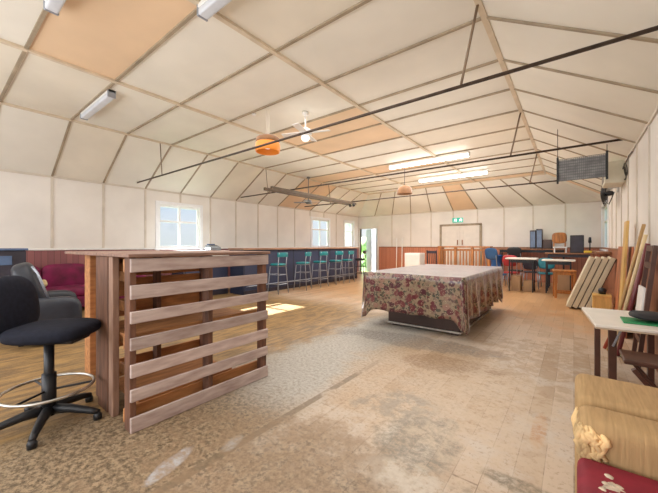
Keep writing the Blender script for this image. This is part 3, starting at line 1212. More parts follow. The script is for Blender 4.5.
for k in range(3):
    b = MB()
    b.blob((0.125, 0, 0), (0.10, 0.085, 0.01), RZ(2 * PI * k / 3) @ Matrix.Rotation(0.4, 4, 'X'), sub=2)
    b.build('blade', 'blackplastic', t).matrix_local = mt
b = MB()
b.tube([(-0.16, -0.02, -0.05), (-0.17, -0.02, -0.18), (-0.14, -0.02, -0.21), (-0.10, -0.02, -0.10), (-0.06, -0.01, 0.03)], 0.009, 6)
b.build('cord', 'blackplastic', t)

# ================================================================== PALLET BAR (foreground left)
t = thing('pallet_bar', 'rustic bar of upright timber pallets with plank top in the left foreground', 'bar', (-2.36, 0.85, 0))
LY = 1.21
rows = [(0.0, 0.105), (0.205, 0.29), (0.375, 0.465), (0.565, 0.65), (0.742, 0.825), (0.915, 1.012), (1.10, 1.195)]
random.seed(11)
for z0, z1 in rows:
    b = MB()
    dz = random.uniform(-0.006, 0.006)
    b.box(-0.022, 0, 0, LY + random.uniform(-0.015, 0.01), max(0.001, z0 + dz), z1 + dz, 0.004)
    b.build('deck_board', 'pallet', t)
for y in (0.001, LY / 2 - 0.02, LY - 0.045):
    b = MB()
    b.box(-0.117, -0.023, y, y + 0.042, 0.0, 1.195, 0.004)
    b.build('stringer', 'pallet_v', t)
for z0 in (0.04, 0.55, 1.09):
    b = MB()
    b.box(-0.139, -0.118, 0.0, LY, z0, z0 + 0.095, 0.004)
    b.build('back_board', 'pallet_in', t)
# second pallet standing behind, darker orange inside
xb = -0.86
for k, z0 in enumerate((0.10, 0.37, 0.64, 0.82, 1.0, 1.11)):
    b = MB()
    b.box(xb - 0.02, xb, 0.06, 1.02, z0, z0 + (0.16 if k < 5 else 0.08), 0.004)
    b.build('deck_board', 'pallet_in', t)
for y in (0.04, 0.5, 0.98):
    b = MB()
    b.box(xb + 0.001, xb + 0.09, y, y + 0.042, 0.0, 1.195, 0.004)
    b.build('stringer', 'pallet_v', t)
# end posts of the left side
for (x0, x1, y0, y1, m) in ((-0.66, -0.45, 0.0, 0.024, 'pallet_v'), (-0.425, -0.34, 0.0, 0.045, 'pallet_mid'), (-1.52, -1.36, 0.13, 0.20, 'orangewood')):
    b = MB()
    b.box(x0, x1, y0, y1, 0.0, 1.195, 0.004)
    b.build('end_post', m if m != 'orangewood' else 'pallet_in', t)
for z in (0.15, 0.42, 0.70, 0.96):
    b = MB()
    b.box(-1.52, -0.67, 0.21, 0.23, z, z + 0.09, 0.004)
    b.build('side_board', 'pallet_in', t)
# mid shelf and top planks
b = MB()
b.box(xb + 0.10, -0.145, 0.05, 1.10, 0.60, 0.625, 0.004)
b.build('shelf', 'pallet_in', t)
b = MB()
b.box(-0.72, -0.145, 0.10, 0.9, 0.10, 0.125, 0.004, TR(0, 0, 0.02))
b.build('shelf', 'pallet_in', t)
for k, (x0, x1) in enumerate(((-0.30, 0.012), (-0.62, -0.305), (-0.94, -0.625), (-1.27, -0.945), (-1.56, -1.275))):
    b = MB()
    b.box(x0, x1, -0.02, LY + 0.02 - (0 if k < 3 else 0.4), 1.197, 1.222, 0.004)
    b.build('top_plank', 'pallet_top', t)

# ================================================================== DRAFTING STOOL (left foreground)
def gas_stool(loc, rz):
    t = thing('swivel_stool', 'black swivel bar stool with dark navy seat, back and chrome foot ring', 'stool', loc, rz)
    b = MB()
    b.blob((0.035, 0, 0.665), (0.25, 0.235, 0.06), sub=4, power=0.62)
    b.build('seat', 'navy', t)
    b = MB()
    b.box(-0.12, 0.22, -0.10, 0.10, 0.59, 0.625, 0.008)
    b.build('seat_plate', 'blacksteel', t)
    b = MB()
    mt = TR(-0.26, 0, 0.84) @ Matrix.Rotation(-0.14, 4, 'Y')
    b.blob((0, 0, 0), (0.05, 0.25, 0.225), mt, sub=4, power=0.75)
    b.build('backrest', 'navy', t)
    b = MB()
    b.tube([(-0.05, 0, 0.60), (-0.27, 0, 0.605), (-0.32, 0, 0.66), (-0.305, 0, 0.88)], 0.017, 8)
    b.build('back_support', 'blacksteel', t)
    b = MB()
    b.tube([(0, 0, 0.07), (0, 0, 0.60)], 0.030, 14)
    b.tube([(0, 0, 0.06), (0, 0, 0.36)], 0.042, 14)
    b.build('column', 'blacksteel', t)
    ring = MB()
    ring.tube([(0.26 * math.cos(2 * PI * k / 40), 0.26 * math.sin(2 * PI * k / 40), 0.25) for k in range(40)], 0.011, 8, closed=True)
    rg = ring.build('foot_ring', 'chrome', t, 'worn chrome foot ring')
    b = MB()
    for k in range(3):
        a = 2 * PI * k / 3 + 0.4
        b.tube([(0.03 * math.cos(a), 0.03 * math.sin(a), 0.24), (0.255 * math.cos(a), 0.255 * math.sin(a), 0.248)], 0.008, 6)
    b.build('ring_spokes', 'blacksteel', rg)
    for k in range(5):
        a = 2 * PI * k / 5 + STOOL_LEGS
        mt = RZ(a)
        b = MB()
        b.tube([(0.02, 0, 0.10), (0.14, 0, 0.095), (0.28, 0, 0.065), (0.325, 0, 0.05)], [0.036, 0.03, 0.023, 0.02], 10, mtx=mt)
        lg = b.build('leg', 'blackplastic', t)
        b = MB()
        b.lathe([(0, 0), (0.026, 0), (0.028, 0.03), (0.018, 0.05), (0, 0.052)], 12, mt @ TR(0.318, 0, 0.0))
        b.build('foot', 'blackplastic', lg)
    return t


STOOL_LEGS = math.radians(-25) - (YAW + 0.12)
gas_stool((-2.985, 0.545, 0), YAW + 0.12)

# ================================================================== BLACK ARMCHAIR, CABINET, BURGUNDY SOFA
t = thing('armchair', 'black leather recliner armchair behind the swivel stool', 'armchair', (-5.72, 1.08, 0), math.radians(80))
b = MB()
b.box(-0.36, 0.26, -0.30, 0.30, 0.06, 0.32, 0.03, seg=2)
b.build('base', 'leather', t)
b = MB()
b.blob((-0.02, 0, 0.40), (0.30, 0.30, 0.10), sub=3, power=0.6)
b.build('seat_cushion', 'leather', t)
b = MB()
b.blob((-0.21, 0, 0.68), (0.13, 0.36, 0.38), TR(-0.21, 0, 0.68) @ Matrix.Rotation(-0.30, 4, 'Y') @ TR(0.21, 0, -0.68), sub=4, power=0.55)
b.build('backrest', 'leather', t)
for s in (-1, 1):
    b = MB()
    b.blob((-0.04, s * 0.40, 0.32), (0.34, 0.10, 0.29), sub=3, power=0.5)
    b.build('armrest', 'leather', t)
b = MB()
b.tube([(-0.045, -0.355, 0.60), (-0.095, -0.362, 0.76), (-0.15, -0.35, 0.93), (-0.20, -0.31, 1.01)], 0.014, 8)
b.build('edge_highlight', 'greysteel', t, 'pale strip shaped as the highlight along the backrest edge')  # bright highlight of the leather edge modelled as a pale tube
for sx in (-0.3, 0.20):
    for sy in (-0.25, 0.25):
        b = MB()
        b.box(sx - 0.025, sx + 0.025, sy - 0.025, sy + 0.025, 0, 0.06)
        b.build('leg', 'blackplastic', t)
b = MB()
b.blob((0, 0, 0), (0.10, 0.05, 0.07), sub=3, power=0.6)
o = b.build('cushion', 'paleply')
o.location = (-7.62, 1.28, 0.575)
o.rotation_euler = (0, -0.4, 0.6)
tag(o, 'small tan cushion on the burgundy sofa beside the black armchair', 'cushion')

t = thing('cabinet', 'black cabinet with blue grey panel at the far left edge', 'cabinet', (-7.05, 0.55, 0))
b = MB()
b.box(-0.25, 0.25, -0.45, 0.42, 0.0, 1.20, 0.01)
b.build('body', 'caseblack', t)
b = MB()
b.box(-0.27, 0.27, -0.47, 0.44, 1.201, 1.235, 0.006)
b.build('top', 'screen', t)
b = MB()
b.box(0.251, 0.262, -0.40, 0.26, 0.98, 1.12, 0.003)
b.build('panel', 'screen', t)

t = thing('sofa', 'burgundy velvet bench sofa along the left wall', 'sofa', (-7.90, 1.75, 0))
b = MB()
b.box(-0.40, 0.40, -1.15, 1.15, 0.08, 0.30, 0.02)
b.build('base', 'burgundy', t)
for k in range(3):
    b = MB()
    b.blob((0.08, -0.76 + 0.76 * k, 0.385), (0.35, 0.39, 0.10), sub=3, power=0.5)
    b.build('seat_cushion', 'burgundy', t)
    b = MB()
    b.blob((-0.28, -0.76 + 0.76 * k, 0.64), (0.13, 0.39, 0.27), sub=3, power=0.5)
    b.build('back_cushion', 'burgundy', t)
for s in (-1, 1):
    b = MB()
    b.blob((0.0, s * 1.22, 0.36), (0.40, 0.10, 0.30), sub=3, power=0.5)
    b.build('armrest', 'burgundy', t)
for sx in (-0.33, 0.33):
    for sy in (-1.05, 1.05):
        b = MB()
        b.tube([(sx, sy, 0), (sx, sy, 0.082)], 0.03, 10)
        b.build('leg', 'darkwood', t)

# ================================================================== BAR COUNTER ALONG THE LEFT
BY0, BY1 = 5.0, 10.35
t = thing('bar_counter', 'long bar counter with navy front and brown timber top along the left wall', 'bar', (-6.95, BY0, 0))
b = MB()
b.box(-0.30, 0.27, 0, BY1 - BY0, 0.0, 1.16)
b.build('front_panel', 'barpanel', t)
b = MB()
b.box(-0.34, 0.34, -0.04, BY1 - BY0 + 0.06, 1.161, 1.21, 0.008)
b.build('bar_top', 'bartop', t)
b = MB()
b.tube([(0.36, 0.1, 0.22), (0.36, BY1 - BY0 - 0.1, 0.22)], 0.018, 8)
for k in range(6):
    b.tube([(0.271, 0.1 + k * 1.02, 0.20), (0.36, 0.1 + k * 1.02, 0.22)], 0.012, 6)
b.build('foot_rail', 'greysteel', t)
b = MB()
b.box(0.271, 0.285, 0, BY1 - BY0, 0.001, 0.10)
b.build('kick_board', 'caseblack', t)
t = thing('back_bench', 'dark back bench with thick white top between the bar and first window', 'bench', (-7.55, 4.35, 0))
b = MB()
b.box(-0.28, 0.28, -0.62, 0.60, 0.0, 1.0, 0.006)
b.build('body', 'caseblack', t)
b = MB()
b.box(-0.30, 0.30, -0.64, 0.62, 1.001, 1.15, 0.005)
b.build('worktop', 'whitepaint', t)
for s in (-1, 1):
    b = MB()
    b.box(0.281, 0.297, s * 0.3 - 0.27, s * 0.3 + 0.27, 0.12, 0.97, 0.004)
    dd = b.build('door', 'barpanel', t)
    b = MB()
    b.box(0.298, 0.315, s * 0.07 - 0.008, s * 0.07 + 0.008, 0.7, 0.82)
    b.build('handle', 'greysteel', dd)
t = thing('cash_register', 'small grey cash register on the white topped bench', 'cash register', (-7.45, 4.62, 1.15))
b = MB()
b.box(-0.13, 0.13, -0.16, 0.16, 0, 0.055, 0.006)
b.build('drawer', 'greysteel', t)
b = MB()
b.prism([(-0.12, 0.056), (0.12, 0.056), (0.12, 0.075), (-0.06, 0.14), (-0.12, 0.14)], 'Y', -0.15, 0.15)
b.build('body', 'mesh', t)
b = MB()
b.box(-0.121, -0.07, -0.1, 0.1, 0.141, 0.17)
b.build('display', 'screen', t)


# bar stools with teal seats
def bar_stool(seat_m, steel):
    t = thing('bar_stool', '', 'bar stool', (0, 0, 0), 0, 'bar stools along the navy bar')
    b = MB()
    b.blob((0, 0, 0.77), (0.19, 0.19, 0.035), sub=3, power=0.7)
    b.build('seat', seat_m, t)
    b = MB()
    b.box(-0.14, 0.14, -0.14, 0.14, 0.715, 0.735, 0.004)
    b.build('seat_frame', steel, t)
    for sx in (-1, 1):
        for sy in (-1, 1):
            b = MB()
            top_ = 1.08 if sx > 0 else 0.72
            b.tube([(sx * 0.20, sy * 0.19, 0), (sx * 0.145, sy * 0.15, 0.72)] + ([(0.18, sy * 0.15, 1.09)] if sx > 0 else []), 0.013, 8)
            b.build('leg', steel, t)
    for z, r in ((0.25, 0.18), (0.5, 0.163)):
        b = MB()
        q = [(-r, -r, z), (r, -r, z), (r, r, z), (-r, r, z)]
        for i in range(4):
            b.tube([q[i], q[(i + 1) % 4]], 0.008, 6)
        b.build('stretcher', steel, t)
    b = MB()
    b.box(-0.012, 0.022, -0.19, 0.19, 0.97, 1.09, 0.01, TR(0.165, 0, 0), seg=2)
    b.build('backrest', seat_m, t)
    return t


stools = [(-6.27, 5.82, 0.05, 'teal bar stool at the navy bar, nearest the pallet bar'),
          (-6.22, 6.75, 0.30, 'second teal bar stool from the pallet bar, seat turned left'),
          (-6.25, 7.55, 0.0, 'third teal bar stool from the pallet bar'),
          (-6.25, 8.38, -0.1, 'fourth teal bar stool from the pallet bar')]
first = None
for (x, y, rz, lb) in stools:
    s_ = bar_stool('teal', 'greysteel') if first is None else copy_tree(first)
    first = first or s_
    s_.location = (x, y, 0)
    s_.rotation_euler = (0, 0, rz)
    s_['label'] = lb
s2 = copy_tree(first, 'fifth teal bar stool, at the far end of the navy bar front')
s2.location = (-6.25, 9.05, 0)
s2.rotation_euler = (0, 0, 0.1)
s3 = bar_stool('blackplastic', 'blacksteel')
s3['label'] = 'black bar stool at the far end of the bar near the open door'
s3.location = (-6.28, 9.95, 0)
s3.rotation_euler = (0, 0, 0.3)

# ================================================================== POOL TABLE UNDER A FLORAL CLOTH
PX0, PX1, PY0, PY1, PZ = -2.68, -1.14, 4.38, 7.15, 0.85
cx_, cy_ = (PX0 + PX1) / 2, (PY0 + PY1) / 2
t = thing('pool_table', 'dark wooden pool table under the floral cloth', 'table', (cx_, cy_, 0))
hw, hl = (PX1 - PX0) / 2, (PY1 - PY0) / 2
b = MB()
b.box(-hw + 0.30, hw - 0.12, -hl + 0.24, hl - 0.40, 0.05, 0.55, 0.01)
b.build('cabinet', 'darkwood', t)
b = MB()
b.box(-hw + 0.29, hw - 0.11, -hl + 0.225, -hl + 0.239, 0.03, 0.055)
b.box(hw - 0.119, hw - 0.105, -hl + 0.24, hl - 0.42, 0.03, 0.055)
b.build('skirting_strip', 'chrome', t, 'pale metal strip along the foot')
b = MB()
b.box(-hw + 0.03, hw - 0.03, -hl + 0.03, hl - 0.03, 0.551, PZ - 0.012, 0.02)
b.build('table_bed', 'darkwood', t)
for sx in (-1, 1):
    for sy in (-1, 1):
        b = MB()
        x = (-hw + 0.42) if sx < 0 else (hw - 0.20)
        y = (-hl + 0.30) if sy < 0 else (hl - 0.46)
        b.box(x - 0.05, x + 0.05, y - 0.05, y + 0.05, 0, 0.049)
        b.build('leg', 'darkwood', t)


def cloth():
    bm = bmesh.new()
    uvl = bm.loops.layers.uv.new('uv')
    nx, ny, nd = 34, 56, 12
    cr = 0.05
    # perimeter list counterclockwise with outward normal
    per = []
    def seg(p, q, n_):
        for i in range(n_):
            s = i / n_
            per.append((p[0] + (q[0] - p[0]) * s, p[1] + (q[1] - p[1]) * s))
    seg((-hw, -hl), (hw, -hl), nx)
    seg((hw, -hl), (hw, hl), ny)
    seg((hw, hl), (-hw, hl), nx)
    seg((-hw, hl), (-hw, -hl), ny)
    # top grid
    top = {}
    for i in range(nx + 1):
        for j in range(ny + 1):
            x = -hw + 2 * hw * i / nx
            y = -hl + 2 * hl * j / ny
            z = PZ + 0.004 * noise.noise(Vector((x * 2.0, y * 2.0, 3)))
            top[(i, j)] = (bm.verts.new((x, y, z)), (x, y))
    def face(vs, uvs):
        f_ = bm.faces.new(vs)
        f_.smooth = True
        for lp, u_ in zip(f_.loops, uvs):
            lp[uvl].uv = (u_[0], u_[1])
    for i in range(nx):
        for j in range(ny):
            ks = [(i, j), (i + 1, j), (i + 1, j + 1), (i, j + 1)]
            face([top[k][0] for k in ks], [top[k][1] for k in ks])
    idx = [(i, 0) for i in range(nx)] + [(nx, j) for j in range(ny)] + [(nx - i, ny) for i in range(nx)] + [(0, ny - j) for j in range(ny)]
    N = len(idx)
    D = 0.60
    cols = []
    for k in range(N):
        i, j = idx[k]
        vt, (x, y) = top[(i, j)]
        dx = min(abs(x + hw), abs(x - hw))
        dy = min(abs(y + hl), abs(y - hl))
        near = max(dx, dy)                       # distance from the nearest corner along the edge
        onx = dy < 1e-6 and not (dx < 1e-6)
        cornerness = math.exp(-((min(dx, dy) if False else max(dx, dy)) / 0.09) ** 2)
        if dx < 1e-6 and dy < 1e-6:
            nrm = Vector((math.copysign(1, x), math.copysign(1, y), 0)).normalized()
        elif onx:
            nrm = Vector((0, math.copysign(1, y), 0))
        else:
            nrm = Vector((math.copysign(1, x), 0, 0))
        tang = Vector((-nrm.y, nrm.x, 0))
        tocorner = Vector((math.copysign(1, x), math.copysign(1, y), 0)).normalized()
        s = k
        col = []
        drop = D - 0.02 + 0.15 * cornerness + 0.008 * math.sin(k * 0.8)
        side_amt = 0.012 if onx else 0.035
        for q in range(1, nd + 1):
            tt = q / nd
            flare = (0.02 + 0.03 * (0 if onx else 1)) * tt
            wav = side_amt * tt * (math.sin(k * (0.55 if onx else 0.62)) + 0.5 * math.sin(k * 1.31 + 1.0))
            pos = Vector((x, y, 0)) + nrm * (0.014 + flare * 0.5 + wav) + tocorner * cornerness * (0.0 * tt)
            pos.z = PZ - drop * (tt ** 0.97)
            uv = (x + nrm.x * D * tt + tocorner.x * cornerness * 0.1 * tt, y + nrm.y * D * tt + tocorner.y * cornerness * .1 * tt)
            col.append((bm.verts.new(pos), uv))
        cols.append(col)
    for k in range(N):
        k2 = (k + 1) % N
        a, b2 = top[idx[k]], top[idx[k2]]
        A, B = cols[k], cols[k2]
        face([b2[0], a[0], A[0][0], B[0][0]], [b2[1], a[1], A[0][1], B[0][1]])
        for q in range(nd - 1):
            face([B[q][0], A[q][0], A[q + 1][0], B[q + 1][0]], [B[q][1], A[q][1], A[q + 1][1], B[q + 1][1]])
    bmesh.ops.recalc_face_normals(bm, faces=bm.faces[:])
    me = bpy.data.meshes.new('tablecloth')
    bm.to_mesh(me)
    bm.free()
    me.materials.append(M['cloth'])
    o = bpy.data.objects.new('tablecloth', me)
    COL.objects.link(o)
    o.location = (cx_, cy_, 0)
    sm = o.modifiers.new('thick', 'SOLIDIFY')
    sm.thickness = 0.003
    return tag(o, 'floral burgundy and beige oilcloth draped over the pool table', 'tablecloth')


cloth()

# ================================================================== FAR END OF THE HALL
# white box, poles, dark chair, slatted counter
t = thing('white_cabinet', 'white box cabinet behind the left rear of the floral table', 'cabinet', (-4.62, 11.1, 0))
b = MB()
b.box(-0.30, 0.28, -0.25, 0.25, 0.0, 1.0, 0.012)
b.build('body', 'whitepaint', t)
b = MB()
b.box(-0.28, 0.26, -0.272, -0.251, 0.05, 0.95, 0.005)
b.build('door', 'whitepaint', t)
for k, (x, lb) in enumerate(((-6.22, 'pale upright pole against the far wall, left one of two'), (-5.96, 'pale upright pole against the far wall, right one of two'))):
    t = thing('pole', lb, 'pole', (x, 12.85, 0), 0, 'two poles at the far wall')
    b = MB()
    b.tube([(0, 0, 0.02), (0, 0.06, 1.62)], 0.02, 8)
    b.build('shaft', 'rail_white', t)
    b = MB()
    b.lathe([(0, 0), (0.10, 0), (0.10, 0.012), (0.03, 0.03), (0, 0.03)], 16)
    b.build('foot', 'greysteel', t)


def dining_chair(m, mseat, back=0.95):
    t = thing('chair', '', 'chair')
    b = MB()
    b.box(-0.21, 0.21, -0.21, 0.21, 0.43, 0.475, 0.012)
    b.build('seat', mseat, t)
    for sx in (-1, 1):
        for sy in (-1, 1):
            b = MB()
            if sy > 0:
                b.bar((sx * 0.19, 0.19, 0), (sx * 0.19, 0.26, back), 0.034, 0.034)
            else:
                b.bar((sx * 0.19, -0.19, 0), (sx * 0.19, -0.19, 0.43), 0.034, 0.034)
            b.build('leg', m, t)
    b = MB()
    b.box(-0.19, 0.19, 0.225, 0.25, back - 0.11, back - 0.02, 0.005)
    b.build('top_rail', m, t)
    for k in range(4):
        b = MB()
        b.bar((-0.12 + 0.08 * k, 0.215, 0.475), (-0.12 + 0.08 * k, 0.238, back - 0.11), 0.02, 0.016)
        b.build('spindle', m, t)
    for sx in (-1, 1):
        b = MB()
        b.bar((sx * 0.19, -0.19, 0.2), (sx * 0.19, 0.2, 0.2), 0.02, 0.02)
        b.build('stretcher', m, t)
    return t


ch = dining_chair('caseblack', 'darkwood', 1.1)
ch.location = (-4.0, 11.52, 0)
ch.rotation_euler = (0, 0, 2.9)
ch['label'] = 'dark spindle back chair between the white cabinet and slatted counter'

t = thing('slatted_counter', 'orange brown slatted timber counter before the cream double doors', 'counter', (-3.10, 12.0, 0))
b = MB()
b.box(-0.92, 0.86, -0.22, 0.28, 1.20, 1.25, 0.006)
b.build('counter_top', 'orangewood', t)
for x in (-0.86, -0.29, 0.28, 0.80):
    b = MB()
    b.box(x - 0.045, x + 0.045, -0.19, -0.10, 0.0, 1.199, 0.006)
    b.build('post', 'orangewood', t)
for k in range(15):
    x = -0.77 + 0.107 * k
    if min(abs(x - q) for q in (-0.86, -0.29, 0.28, 0.80)) < 0.07:
        continue
    b = MB()
    b.box(x - 0.022, x + 0.022, -0.165, -0.135, 0.16, 1.08, 0.003)
    b.build('slat', 'orangewood', t)
for z in (0.09, 1.081):
    b = MB()
    b.box(-0.81, 0.75, -0.17, -0.12, z, z + 0.07, 0.004)
    b.build('rail', 'orangewood', t)
for x in (-0.86, 0.80):
    b = MB()
    b.box(x - 0.04, x + 0.04, 0.17, 0.25, 0, 1.199)
    b.build('rear_post', 'orangewood', t)

# exit sign
t = thing('exit_sign', 'green running man exit sign above the cream double doors', 'sign', (-3.66, YN, 2.20))
b = MB()
b.box(-0.20, 0.20, -0.045, -0.001, 0, 0.18, 0.006)
b.build('sign_box', 'green_sign', t)
def picto(b, cx):
    y = -0.048
    def q(p, r, w_=0.02):
        b.bar((cx + p[0], y, p[1]), (cx + r[0], y, r[1]), w_, 0.004, up=(0, 1, 0))
    b.lathe([(0, -0.002), (0.014, -0.002), (0.014, 0.002), (0, 0.002)], 10, TR(cx + 0.012, y, 0.148) @ Matrix.Rotation(PI / 2, 4, 'X'))
    q((0.004, 0.13), (-0.006, 0.085), 0.026)
    q((-0.006, 0.085), (0.028, 0.06)); q((0.028, 0.06), (0.02, 0.03), 0.014)
    q((-0.006, 0.085), (-0.02, 0.05)); q((-0.02, 0.05), (-0.05, 0.04), 0.014)
    q((0.004, 0.125), (0.04, 0.11), 0.012); q((0.0, 0.12), (-0.035, 0.10), 0.012)
for cx2 in (-0.10, 0.10):
    b = MB()
    b.mi = 0
    picto(b, cx2)
    b.box(cx2 + 0.05, cx2 + 0.075, -0.049, -0.045, 0.03, 0.15)
    b.build('pictogram', 'sign_white', t)

# blue tub on a low white stand, blue and red chairs
t = thing('tub', 'bright blue plastic tub behind the right rear of the floral table', 'tub', (-1.92, 11.0, 0))
b = MB()
b.lathe([(0, 0.62), (0.14, 0.62), (0.17, 0.95), (0.185, 0.96), (0.185, 0.975), (0.16, 0.975), (0.135, 0.64), (0, 0.64)], 20)
b.build('bowl', 'blue', t)
b = MB()
b.box(-0.17, 0.17, -0.17, 0.17, 0, 0.03)
b.box(-0.03, 0.03, -0.03, 0.03, 0.03, 0.6)
b.box(-0.15, 0.15, -0.15, 0.15, 0.585, 0.618)
b.build('stand', 'whitepaint', t)


def shell_chair(m, loc, rz, label, group=None, h=0.84):
    t = thing('chair', label, 'chair', loc, rz, group)
    b = MB()
    b.blob((0, 0, 0.455), (0.22, 0.21, 0.03), sub=3, power=0.6)
    b.build('seat', m, t)
    b = MB()
    b.blob((0, 0.22, h - 0.16), (0.21, 0.03, 0.17), TR(0, 0.22, h - 0.16) @ Matrix.Rotation(-0.15, 4, 'X') @ TR(0, -0.22, -h + 0.16), sub=3, power=0.6)
    b.build('backrest', m, t)
    for sx in (-1, 1):
        b = MB()
        b.tube([(sx * 0.18, 0.17, 0.44), (sx * 0.18, 0.25, h - 0.2)], 0.011, 6)
        b.build('back_support', 'greysteel', t)
        for sy in (-1, 1):
            b = MB()
            b.tube([(sx * 0.21, sy * 0.22, 0), (sx * 0.17, sy * 0.15, 0.44)], 0.012, 8)
            b.build('leg', 'greysteel', t)
    return t


shell_chair('darkblue', (-1.72, 10.0, 0), 2.6, 'dark blue tall chair at the near left of the trestle tables', h=1.2)
shell_chair('redplastic', (-1.50, 11.0, 0), 3.1, 'red plastic chair behind the dark blue chair', h=0.98)
shell_chair('blackplastic', (-1.50, 11.9, 0), 3.1, 'black chair against the far wall behind the red chair', h=1.22)
shell_chair('tealplastic', (-0.62, 11.22, 0), 0.1, 'teal plastic chair tucked under the long brown bench', h=0.9)
shell_chair('caseblack', (-1.02, 11.6, 0), 3.0, 'dark chair between the red and teal chairs', h=0.86)


# tables
def long_table(name, loc, sx, sy, h, mtop, mleg, label, cat, th=0.04, lw=0.04, rz=0):
    t = thing(name, label, cat, loc, rz)
    b = MB()
    b.box(-sx / 2, sx / 2, -sy / 2, sy / 2, h - th, h, 0.006)
    b.build('table_top', mtop, t)
    for a in (-1, 1):
        for c2 in (-1, 1):
            b = MB()
            b.bar((a * (sx / 2 - 0.10), c2 * (sy / 2 - 0.07), 0), (a * (sx / 2 - 0.10), c2 * (sy / 2 - 0.07), h - th), lw, lw)
            b.build('leg', mleg, t)
    for c2 in (-1, 1):
        b = MB()
        b.bar((-sx / 2 + 0.12, c2 * (sy / 2 - 0.07), h - th - 0.05), (sx / 2 - 0.12, c2 * (sy / 2 - 0.07), h - th - 0.05), 0.02, 0.08)
        b.build('apron', mleg, t)
    return t


long_table('bar_bench', (-1.15, 12.7, 0), 2.0, 0.5, 1.17, 'brownwood', 'blacksteel', 'long brown high bench against the far wall', 'bench')
long_table('bar_bench', (-0.12, 11.8, 0), 1.15, 0.6, 1.06, 'brownwood', 'caseblack', 'brown high bench with dark shelf in the far right corner', 'bench')
long_table('trestle_table', (-1.15, 10.35, 0), 0.75, 0.6, 0.93, 'tabletop', 'blacksteel', 'white topped table behind the dark blue chair', 'table', lw=0.03)
long_table('trestle_table', (-0.32, 10.5, 0), 0.72, 0.6, 0.90, 'tabletop', 'blacksteel', 'white topped table behind the brown wooden stool', 'table', lw=0.03)

# things on the far benches
for k, (x, h_, lb) in enumerate(((-1.08, 0.62, 'tall dark speaker case on the far bench, left of the pair'), (-0.90, 0.66, 'tall dark speaker case on the far bench, right of the pair'))):
    t = thing('speaker', lb, 'speaker', (x, 12.65, 1.17), 0, 'dark speaker cases on the far bench')
    b = MB()
    b.box(-0.085, 0.085, -0.12, 0.12, 0, h_, 0.01)
    b.build('cabinet', 'caseblack', t)
    b = MB()
    b.box(-0.065, 0.065, -0.128, -0.121, 0.05, h_ - 0.05)
    b.build('grille', 'screen', t)
b = MB()
b.box(-0.13, 0.13, -0.12, 0.12, 0, 0.3, 0.02)
o = b.build('box', 'darkwood')
o.location = (-0.68, 12.65, 1.17)
tag(o, 'small brown box right of the speaker cases on the far bench', 'box')
t = thing('chair', 'orange brown wooden chair with white seat standing on the far bench', 'chair', (-0.33, 11.85, 1.06), 0.1)
b = MB()
b.box(-0.17, 0.17, -0.16, 0.16, 0.14, 0.18, 0.008)
b.build('seat', 'whitepaint', t)
b = MB()
b.blob((0, 0.16, 0.45), (0.19, 0.025, 0.17), sub=3, power=0.6)
b.build('backrest', 'orangewood', t)
for sx in (-1, 1):
    for sy in (-1, 1):
        b = MB()
        b.bar((sx * 0.14, sy * 0.13, 0), (sx * 0.14, sy * 0.13, 0.14 if sy < 0 else 0.5), 0.03, 0.03)
        b.build('leg', 'orangewood' if sy > 0 else 'whitepaint', t)
t = thing('speaker', 'large black speaker cabinet on the bench in the far right corner', 'speaker', (0.08, 11.85, 1.06))
b = MB()
b.box(-0.16, 0.16, -0.14, 0.14, 0, 0.52, 0.01)
b.build('cabinet', 'blackplastic', t)
b = MB()
b.box(-0.14, 0.14, -0.149, -0.141, 0.03, 0.49)
b.build('grille', 'caseblack', t)
t = thing('desk_lamp', 'dark thin pole lamp standing on the corner bench', 'lamp', (0.37, 11.7, 1.06))
b = MB()
b.lathe([(0, 0), (0.06, 0), (0.06, 0.015), (0.01, 0.03), (0, 0.03)], 14)
b.build('base', 'blackplastic', t)
b = MB()
b.tube([(0, 0, 0.03), (0, 0, 0.30)], 0.014, 8)
b.build('pole', 'blackplastic', t)
b = MB()
b.lathe([(0, 0.46), (0.03, 0.45), (0.04, 0.30), (0, 0.29)], 14)
b.build('head', 'blackplastic', t)
b = MB()
b.box(-0.09, 0.09, -0.05, 0.05, 0, 0.07, 0.015)
o = b.build('tool_case', 'yellow')
o.location = (0.32, 11.56, 1.06)
tag(o, 'small yellow case on the front edge of the corner bench', 'case')

# long dark shelf board under the right window
b = MB()
b.box(-0.25, 0.0, -1.0, 1.0, 0, 0.035, 0.004)
o = b.build('shelf', 'brownwood')
o.location = (XE - 0.036, 10.3, 1.10)
tag(o, 'brown shelf on the right wall under the tall window', 'shelf')

M['carton'] = mat('brown_carton', (0.36, 0.23, 0.13), 0.7, var=0.1, scale=3)
for (x, y, sx, sy, sz, lb) in ((-1.28, 10.35, 0.22, 0.36, 0.42, 'brown carton under the white table behind the dark blue chair'),
                               (-0.99, 10.38, 0.22, 0.32, 0.30, 'low brown carton beside the taller carton under the white table'),
                               (-0.20, 10.52, 0.26, 0.34, 0.50, 'brown carton under the white table behind the wooden stool')):
    t = thing('carton', lb, 'box', (x, y, 0))
    b = MB()
    b.box(-sx / 2, sx / 2, -sy / 2, sy / 2, 0, sz, 0.006)
    b.build('body', 'carton', t)
    b = MB()
    b.box(-sx / 2, -0.003, -sy / 2, sy / 2, sz + 0.0005, sz + 0.004)
    b.build('flap', 'carton', t)
    b = MB()
    b.box(0.003, sx / 2, -sy / 2, sy / 2, sz + 0.0005, sz + 0.004)
    b.build('flap', 'carton', t)
